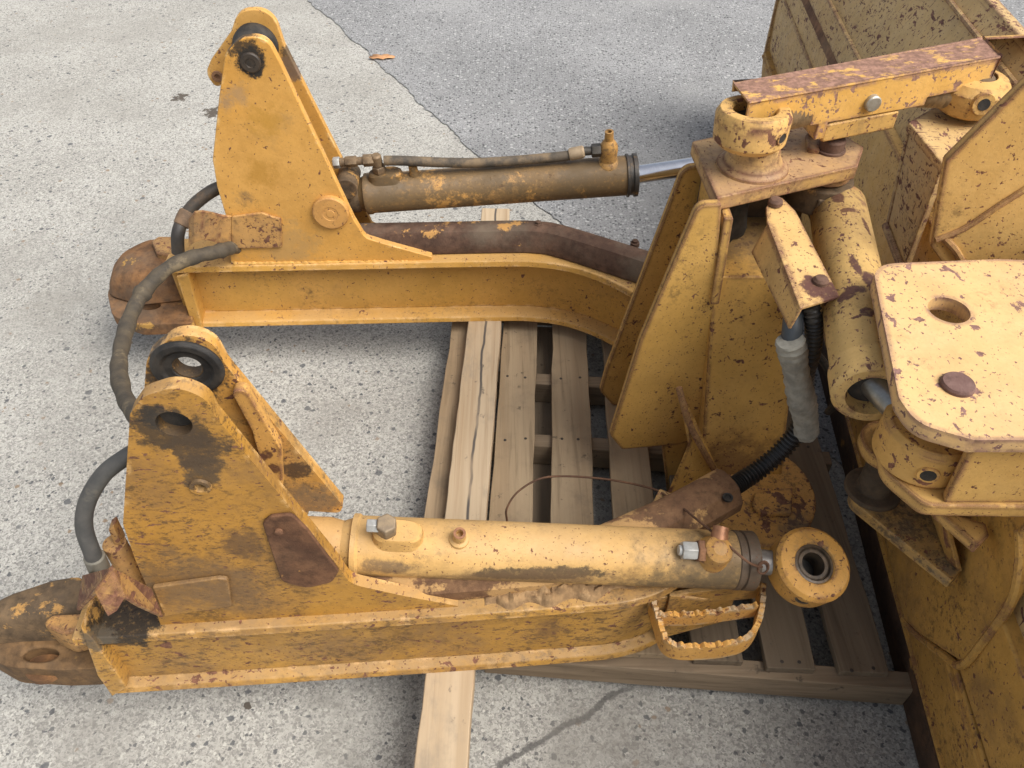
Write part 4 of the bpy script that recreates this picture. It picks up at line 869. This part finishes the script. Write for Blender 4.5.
# ------------------------------------------------------------------ dozer blade
BL = thing('dozer_blade', 'large chipped yellow bulldozer blade seen from behind, standing right of the pallet', 'dozer blade', (.80, 1.1, 0))
FO4 = V(BL.location)
sp4 = lambda p, r, c, h=.6: (tuple(V(p)-FO4), r, c, h)
BY = R(5.4); bd = V((math.sin(BY), math.cos(BY), 0)); bn_ = V((math.cos(BY), -math.sin(BY), 0))       # along the blade; forwards (away from the frame)
B0 = V((.745, .53, 0))
def bp_(y, x, z): return B0 + bd*((y-B0.y)/bd.y) + bn_*x + V((0,0,z))
M_bl = paint('blade_paint', base=(.56,.36,.145), pale=(.65,.47,.23), fade=.6, dirt=.30, dirtcol=(.30, .20, .10), rust=.58, rustcol=(.12, .055, .038), cscale=60, stretch=(1, .45, 1), rot=(0, .6, 0), edge=.7, scratch=.4, seed=33)
M_bl2 = paint('blade_lower_paint', base=(.52,.29,.065), pale=(0.550, 0.306, 0.090), dirt=.5, dirtcol=(.20, .115, .05), rust=.24, cscale=50, edge=.4, grime=.6, seed=34, streak=.25)
M_bl3 = paint('blade_bright_paint', base=(.59,.345,.10), pale=(.68,.46,.18), dirt=.12, rust=.36, rustcol=(.12, .05, .028), cscale=75, edge=.95, scratch=0, seed=35)
M_brk = paint('blade_bracket_paint', base=(.69,.44,.19), pale=(.74,.52,.30), fade=.7, dirt=.18, rust=.5, rustcol=(.16, .085, .068), cscale=44, stretch=(1.2,1,1), rot=(0, 0, .9), edge=.9, scratch=0, dirtcol=(.36,.24,.14), seed=36)
Y0, Y1 = -.30, 2.92
# moldboard: profile extruded along the blade, concave towards the front
prof = [(0, .0), (-.006, .10), (-.022, .20), (-.036, .32), (-.040, .44), (-.032, .56), (-.010, .67), (.030, .765), (.075, .845), (.105, .893)]
m = bmesh.new(); th = .020; ny = 24
out_ = prof + [(x+th, z) for x, z in prof[::-1]]
rings = []
for i in range(ny+1):
    y = Y0 + (Y1-Y0)*i/ny; rings.append([m.verts.new(bp_(y, x, z+.004)) for x, z in out_])
for A_, B_ in zip(rings, rings[1:]):
    for k in range(len(out_)): m.faces.new((A_[k], A_[(k+1) % len(out_)], B_[(k+1) % len(out_)], B_[k]))
m.faces.new(rings[0][::-1]); m.faces.new(rings[-1])
part('moldboard', m, M_bl, BL, .003)
# lower skin + cutting edge
m = bmesh.new(); prism(m, [bp_(Y0, -.018, .004), bp_(Y0, -.034, .115), bp_(Y0, .0, .115), bp_(Y0, .0, .004)], bp_(Y1, 0, 0)-bp_(Y0, 0, 0)); part('cutting_edge', m, rusty('cutting_edge_rust', base=(.055, .032, .020), light=(.12, .065, .034), patch=.2, patchcol=(.34, .18, .05), seed=9, dust=.25, dustcol=(.10, .075, .05)), BL, .004)
def rail(z0, z1, x0, x1, mat, name, y0=Y0+.0, y1=Y1-.01, bev=.004):
    m = bmesh.new(); prism(m, [bp_(y0, x0, z0), bp_(y0, x1, z1), bp_(y0, x1+.05, z1), bp_(y0, x0+.05, z0)], bp_(y1, 0, 0)-bp_(y0, 0, 0)); return part(name, m, mat, BL, bev)
rail(.08, .30, -.026, -.056, M_bl2, 'lower_skin', bev=.006)
rail(.305, .47, -.054, -.060, M_bl2, 'lower_skin', .2, 1.9, bev=.006)
m = bmesh.new()
for x, z in ((-.033, .13), (-.054, .285)):
    tube(m, [bp_(Y0, x, z), bp_(.9, x, z), bp_(1.6, x, z), bp_(Y1-.02, x, z)], .006, 8, 4)
part('weld_bead', m, M_bl2, BL, 0)
# stiffener channel along the upper back and the top lip
rail(.605, .665, -.034, -.022, M_bl, 'upper_rail', 1.75, Y1-.005, .003)
m = bmesh.new(); prism(m, [bp_(Y0, .094, .872), bp_(Y0, .108, .905), bp_(Y0, .132, .905), bp_(Y0, .130, .88)], bp_(Y1, 0, 0)-bp_(Y0, 0, 0)); part('top_lip', m, M_bl, BL, .004)
m = bmesh.new(); prism(m, [bp_(1.5, -.034, .572), bp_(1.5, -.025, .606), bp_(1.5, .0, .606), bp_(1.5, .0, .572)], bp_(Y1-.01, 0, 0)-bp_(1.5, 0, 0)); part('rusted_seam', m, M_rust, BL, .003)
m = bmesh.new(); tube(m, [bp_(1.5, -.036, .50), bp_(2, -.037, .50), bp_(2.5, -.037, .50), bp_(Y1-.02, -.037, .50)], .006, 8, 4); tube(m, [bp_(1.3, .080, .862), bp_(2, .080, .862), bp_(2.5, .080, .862), bp_(Y1-.02, .080, .862)], .006, 8, 4); part('weld_bead', m, M_bl, BL, 0)
# end plate at the far end
m = bmesh.new(); prism(m, [bp_(Y1, -.015, .01), bp_(Y1, -.048, .30), bp_(Y1, -.046, .56), bp_(Y1, -.02, .68), bp_(Y1, .10, .905), bp_(Y1, .16, .905), bp_(Y1, .10, .4), bp_(Y1, .12, .01)], bd*.02); part('end_plate', m, M_bl, BL, .003)

# centre bracket: tall gussets, seat for the link, tilt clevis, angle clevis
FG = Fr(0, 1.16, -5)
def bplate(name, px, Y, th, mat, yaw=-5, holes=(), bevel=.003):
    fr = Fr(0, Y, yaw); return plate(name, fr, px, 0, th, mat, BL, holes, bevel)
bplate('gusset', [(1062, 53), (1024, 85), (946, 162, .01), (933, 236), (931, 247), (990, 330), (1060, 330)], 1.10, .018, M_bl3, -6)
m = bmesh.new(); tube(m, [Fr(0, 1.098, -6).p(u, v) for u, v in ((936, 240), (965, 228), (1000, 205), (1040, 180))], .005, 8); part('weld_bead', m, M_bl3, BL, 0)
m = bmesh.new(); tube(m, [Fr(0, 1.098, -6).p(u, v) for u, v in ((944, 238), (955, 250), (962, 262))], .006, 8); part('weld_bead', m, M_bl3, BL, 0)
zs = .832
m = bmesh.new(); prism(m, [pz(908, 122, zs), pz(944, 166, zs), pz(1006, 108, zs), pz(985, 88, zs), pz(938, 104, zs)], (0,0,-.016)); part('link_seat', m, M_bl, BL, .003)
g0, g1 = pz(911, 124, zs-.017), pz(943, 163, zs-.017)
m = bmesh.new(); prism(m, [g0, g1, V((g1.x+.01, g1.y, .60)), V((g0.x+.03, g0.y, .60))], (.014, .005, 0)); part('seat_side', m, M_bl, BL, .003)
m = bmesh.new(); prism(m, [V((g0.x, g0.y, zs-.017)), V((g0.x+.16, g0.y+.03, zs-.017)), V((g0.x+.16, g0.y+.03, .58)), V((g0.x+.03, g0.y, .60))], (.0, .014, 0)); part('seat_back', m, M_bl, BL, .003)
m = bmesh.new(); tube(m, [V((g0.x+.026, g0.y, .60)), V((g1.x+.006, g1.y, .598))], .008, 8, 2); part('weld_bead', m, M_bl, BL, 0)
m = bmesh.new(); prism(m, [bp_(.62, -.055, .46), bp_(1.72, -.05, .46), bp_(1.80, -.046, .58), bp_(1.72, -.036, .66), bp_(.62, -.036, .66)], bn_*.03); part('centre_skin', m, M_bl3, BL, .004)
# pocket wall behind the link end
m = bmesh.new(); prism(m, [pz(978, 40, .93), pz(1040, 37, .93), pz(1040, 37, .80), pz(985, 40, .80)], (0, .014, 0)); part('pocket_wall', m, M_bl3, BL, .003)

# tilt clevis: upper plate (bored), lower plate, side plate
zk = .80
up_px = [(872, 264, .045), (1000, 259, 0), (1070, 262, 0), (1078, 440, 0), (974, 440, .0), (917, 424, .05), (899, 398, .03)]
m = bmesh.new()
def zc_circ(u, v, z, r, n=30): c = pz(u, v, z); return [c + V((r*math.cos(6.28318*i/n), r*math.sin(6.28318*i/n), 0)) for i in range(n)]
prism(m, [(pz(q[0], q[1], zk), q[2]) for q in up_px], (0,0,-.022), [zc_circ(949, 310, zk, .0275)]); ck = part('clevis_plate', m, M_brk, BL, .004, 'pale top clevis plate with round hole and pin')
m = bmesh.new(); lathe(m, pz(957, 386, zk), (0,0,1), [(-.03, .0205), (.004, .0205), (.007, .0185), (.0072, .002)], 36); part('pin', m, rusty('purple_pin', base=(.13, .07, .058), light=(.21, .125, .105), seed=11, dust=.1), ck, 0)
zl = .655
m = bmesh.new(); prism(m, [(pz(878, 432, zl), .04), (pz(884, 470, zl), .05), (pz(925, 505, zl), .05), (pz(945, 506, zl), 0), (pz(1070, 508, zl), 0), (pz(1060, 420, zl), 0), (pz(905, 398, zl), .03)], (0,0,-.024)); part('clevis_plate', m, M_bl3, BL, .004)
m = bmesh.new(); prism(m, [pz(975, 441.5, zk-.022), pz(1072, 441.5, zk-.022), pz(1072, 503, zl), pz(944, 503, zl)], (.002, .014, 0)); part('clevis_side', m, M_bl3, BL, .003)
m = bmesh.new(); lathe(m, EY2 + V((0,0,-.036)), (0,0,-1), [(0, .048), (.0, .050), (zl*0+.001, .050)], 30); part('washer', m, M_brk, BL, 0)
# angle cylinder clevis lower down: two horizontal ears with gussets
za = .43
m = bmesh.new(); prism(m, [(pz(846, 496, za), .03), (pz(866, 470, za), .04), (pz(935, 470, za), 0), (pz(962, 570, za), 0), (pz(952, 581, za), 0)], (0,0,-.022)); ea2 = part('angle_clevis_plate', m, paint('grimy_clevis_paint', base=(.50,.29,.08), dirt=.95, dirtcol=(.17,.135,.095), rust=.3, grime=.8, edge=.7, edgecol=(.50,.29,.08), seed=41), BL, .003)
m = bmesh.new(); lathe(m, pz(872, 490, za), (0,0,1), [(0, .046), (.008, .044), (.010, .027), (.10, .027)], 32); part('dust_boss', m, rusty('boss_grime', base=(.06, .042, .027), light=(.12, .08, .045), seed=12, dust=.5, dustcol=(.09, .075, .055)), ea2, .002)
q_ = pz(872, 490, za); zq = .545
m = bmesh.new(); prism(m, [(V((q_.x-.048, q_.y-.035, zq)), .04), (V((q_.x-.048, q_.y+.05, zq)), .04), (V((q_.x+.2, q_.y+.07, zq)), 0), (V((q_.x+.2, q_.y-.05, zq)), 0)], (0,0,-.024)); part('angle_clevis_plate', m, M_bl3, BL, .003)
m = bmesh.new(); lathe(m, V((q_.x, q_.y, zq)), (0,0,1), [(0, .036), (.012, .034), (.016, .028)], 28); part('pin_head', m, M_clevd, BL, .002)
m = bmesh.new(); prism(m, [pz(925, 500, za+.001), pz(948, 560, za+.001), pz(958, 572, za+.001), pz(940, 505, za+.10)], (.008, .0, 0)); part('ear_web', m, M_bl2, ea2, .002)
m = bmesh.new(); prism(m, [pz(935, 508, za+.11), pz(986, 523, za+.11), pz(990, 535, za+.11), pz(978, 546, za+.11)], (0,0,-.02)); part('angle_clevis_plate', m, M_bl3, BL, .003)
# reinforcement plate on the lower back
def onback(u, v, off=0.0):
    """point of the blade's back skin under the ray, by marching"""
    c0 = V((0,0,H)); d = ray(u, v); t = .5
    while t < 4:
        p = c0 + d*t; loc = p - B0; x = loc.dot(bn_)
        if x > off: return p
        t += .0015
    return c0 + d*t
rp = [(882, 535, 0), (904, 620, .02), (918, 634, .02), (962, 663, .03), (1015, 592, .05), (1020, 530, .03), (1060, 500, 0), (1060, 470, 0), (900, 470, 0)]
m = bmesh.new(); prism(m, [(onback(u, v, -.064), r) for u, v, r in rp], bn_*.016); part('reinforcement_plate', m, M_bl2, BL, .005)
m = bmesh.new(); tube(m, [onback(u, v, -.060) for u, v in ((904, 620), (918, 635), (945, 656), (962, 665), (985, 640), (1012, 600), (1020, 560), (1019, 530))], .007, 8); part('weld_bead', m, M_bl2, BL, 0)

# ------------------------------------------------------------------ hoses, sleeve, wire, leaf
def single(name, bm_, mat, label, cat, loc, group=None, bevel=0):
    o = part(name, bm_, mat, None, bevel, loc=loc); o['label'] = label; o['category'] = cat
    if group: o['group'] = group
    return o
HB = plain('muddy_hose', (.085, .066, .042), (.045, .037, .027), .8, 0, 30, .9, dust=.3, dustcol=(.19, .145, .085))
HK = plain('grey_rubber_hose', (.05, .05, .048), (.085, .08, .072), .6, 0, 22, .35, dust=.2, dustcol=(.16, .14, .11))
P = [FAR.p(240, 246, .04), FAR.p(230, 248, .0), FAR.p(216, 252, -.035), FAR.p(194, 257, -.07), FAR.p(168, 268, -.10), FAR.p(145, 290, -.15), FAR.p(131, 315, -.22), FAR.p(122, 345, -.32), FAR.p(119, 372, -.42), FAR.p(126, 400, -.52), FAR.p(142, 422, -.62)]
m = bmesh.new(); tube(m, P, .017, 16, 12, rf=lambda i, n: .0165 + .0018*math.sin(i*.55)*math.sin(i*.23) + (.003 if abs(i-62) < 2 else 0))
single('hydraulic_hose', m, HB, 'thick muddy brown hose drooping from the far tower towards the near tower', 'hose', tuple(P[5]))
P = [FAR.p(232, 184, .10), FAR.p(214, 190, .07), FAR.p(196, 203, .05), FAR.p(184, 218, .03), FAR.p(178, 234, .0), FAR.p(178, 252, .0)]
m = bmesh.new(); tube(m, P, .015, 14, 10); hh = single('hydraulic_hose', m, plain('dark_hose', (.035, .031, .027), (.07, .055, .04), .6, 0, 22, .35, dust=.3, dustcol=(.14, .09, .05)), 'short black hose curving behind the far tower bracket', 'hose', tuple(P[2]))
a_, b_ = FAR.p(188, 211, .04), FAR.p(181, 226, .015)
m = bmesh.new(); lathe(m, a_, b_-a_, [(0, .0155), (.003, .0185), ((b_-a_).length*.5, .0195), ((b_-a_).length-.003, .0185), ((b_-a_).length, .0155)], 18); part('tape_band', m, plain('brown_tape', (.20, .125, .07), (.11, .07, .042), .8, 0, 40, .6), hh, 0)
P = [NEAR.p(142, 448, .07), NEAR.p(126, 457, .06), NEAR.p(104, 474, .05), NEAR.p(88, 500, .04), NEAR.p(84, 526, .03), NEAR.p(92, 552, .02), NEAR.p(100, 570, .02)]
m = bmesh.new(); tube(m, P, .0115, 16, 10); hk = single('hydraulic_hose', m, HK, 'smooth grey black hose bowed out left of the near tower', 'hose', tuple(P[3]))
m = bmesh.new(); dl = (P[-1]-P[-2]).normalized(); lathe(m, P[-1], -dl, [(0, .014), (.002, .0145), (.034, .0142), (.037, .012)], 20); part('ferrule', m, plain('grey_ferrule', (.16, .15, .12), (.22, .2, .16), .5, .3, 40, .2), hk, 0)

P = [py(808, 405, .985), py(797, 432, .97), py(780, 452, .955), py(760, 469, .935), py(742, 481, .915), py(731, 488, .90)]
PP = smooth_path(P, 22); m = bmesh.new(); tube(m, PP, .016, 16, smooth=False, rf=lambda i, n: .0155 + (.0028 if (i//2) % 2 else -.0012))
single('corrugated_conduit', m, plain('black_conduit', (.018, .018, .018), (.035, .033, .03), .38, 0, 40, .1), 'black ribbed conduit curving into the rusty guard', 'conduit', tuple(P[2]))
P = [py(790, 340, .93), py(794, 360, .925), py(799, 388, .92), py(805, 415, .915), py(807, 438, .91)]
m = bmesh.new(); tube(m, P, .021, 18, 10, rf=lambda i, n: (.0215 + .0015*math.sin(i*.33) + .0010*math.sin(i*1.9)) * (1 if i < n-3 else .82 if i < n-1 else .5))
for v_ in m.verts: v_.co += V((random.uniform(-1, 1), random.uniform(-1, 1), random.uniform(-1, 1)))*.0008
single('fabric_sleeve', m, plain('frayed_grey_sleeve', (.32, .305, .255), (.20, .19, .16), .95, 0, 45, .9, dust=.2, dustcol=(.2, .18, .14)), 'frayed grey fabric sleeve hanging below the bent hose cover', 'hose sleeve', tuple(P[2]))
P = [pz(803, 285, .70), py(812, 310, .96), py(814, 330, .955), py(812, 352, .96), py(806, 375, .97), py(806, 395, .98)]
PP = smooth_path(P, 22); m = bmesh.new(); tube(m, PP, .012, 14, smooth=False, rf=lambda i, n: .0125 + (.002 if (i//2) % 2 else -.001))
single('corrugated_conduit', m, plain('black_conduit_dusty', (.022, .021, .02), (.05, .045, .038), .45, 0, 40, .1), 'black ribbed conduit hidden behind the grey fabric sleeve', 'conduit', tuple(P[2]))
P = [pz(796, 296, .70), py(793, 322, .955), py(791, 345, .935)]
m = bmesh.new(); tube(m, P, .016, 12, 8); single('hydraulic_hose', m, plain('blue_black_hose', (.035, .045, .055), (.06, .065, .07), .5, 0, 20, .2), 'blue black hose stub dropping from the cover into the grey sleeve', 'hose', tuple(P[1]))
P = [py(815, 352, 1.0), py(826, 366, 1.0), py(833, 385, 1.0), py(836, 402, 1.01), py(828, 412, 1.03)]
m = bmesh.new(); tube(m, P, .007, 10, 8); single('hydraulic_hose', m, M_black, 'thin black hose looping in the dark gap behind the sleeve', 'hose', tuple(P[2]))

W = [pz(507, 521, .22), pz(507, 508, .26), pz(520, 490, .28), pz(548, 477, .28), pz(600, 478.5, .28), pz(650, 488, .31), pz(672, 500, .36), pz(700, 522, .42), pz(722, 540, .44), pz(748, 562, .43), pz(762, 567, .405)]
m = bmesh.new(); tube(m, W, .0021, 8, 8); K = [W[-1] + V((.008*math.cos(t*.9), .004*math.sin(t*.9)-.004, .010*math.sin(t*.9)+.004*t/6)) for t in range(12)]
tube(m, K, .0019, 8, 4)
single('tie_wire', m, rusty('wire_rust', base=(.085, .045, .028), light=(.17, .085, .045), seed=14, dust=.1), 'thin rusty wire looping from the pallet to the near cylinder', 'wire', tuple(W[4]))
# twisted knot at the gland, part of the wire's end: a loop
lc = pz(382, 58, .005)
m = bmesh.new(); n = 18; vs = []; ctrv = m.verts.new(lc + V((0,0,.004)))
for i in range(n):
    t = 2*math.pi*i/n; r_ = .046*(1 + .22*math.cos(2*t) + .14*math.cos(5*t+1)); vs.append(m.verts.new(lc + V((r_*math.cos(t), r_*.62*math.sin(t), .004+.004*math.sin(3*t+1)**2))))
for i in range(n): m.faces.new((ctrv, vs[i], vs[(i+1) % n]))
o = single('dry_leaf', m, plain('dry_leaf', (.55, .30, .14), (.42, .19, .08), .8, 0, 30, .4), 'small dry orange brown leaf on the ground behind the far tower', 'leaf', tuple(lc))
sd_ = o.modifiers.new('thickness', 'SOLIDIFY'); sd_.thickness = .0015

# ------------------------------------------------------------------ light
w = bpy.data.worlds.new('World'); bpy.context.scene.world = w; w.use_nodes = True
nt = w.node_tree; bg = nt.nodes['Background']; sky = nt.nodes.new('ShaderNodeTexSky'); sky.sky_type = 'NISHITA'; sky.sun_disc = False
SUN_EL, SUN_AZ = R(52), R(120)              # azimuth from +Y towards +X
sky.sun_elevation = SUN_EL; sky.sun_rotation = SUN_AZ; sky.air_density = 1.0; sky.dust_density = 4.0; sky.ozone_density = .6
hs_ = nt.nodes.new('ShaderNodeHueSaturation'); hs_.inputs['Saturation'].default_value = .45; nt.links.new(sky.outputs[0], hs_.inputs['Color']); nt.links.new(hs_.outputs[0], bg.inputs[0]); bg.inputs[1].default_value = .125
sl = bpy.data.lights.new('sun', 'SUN'); so = bpy.data.objects.new('sun', sl); C.objects.link(so); sl.energy = 2.9; sl.angle = R(44); sl.color = (1, .975, .94)
dv = V((math.sin(SUN_AZ)*math.cos(SUN_EL), math.cos(SUN_AZ)*math.cos(SUN_EL), math.sin(SUN_EL)))
so.rotation_euler = dv.to_track_quat('Z', 'Y').to_euler(); so.location = dv*10
sc = bpy.context.scene
sc.view_settings.view_transform = 'Standard'; sc.view_settings.look = 'None'; sc.view_settings.exposure = .45; sc.view_settings.gamma = 1
sc.render.engine = 'CYCLES'; sc.cycles.use_denoising = True
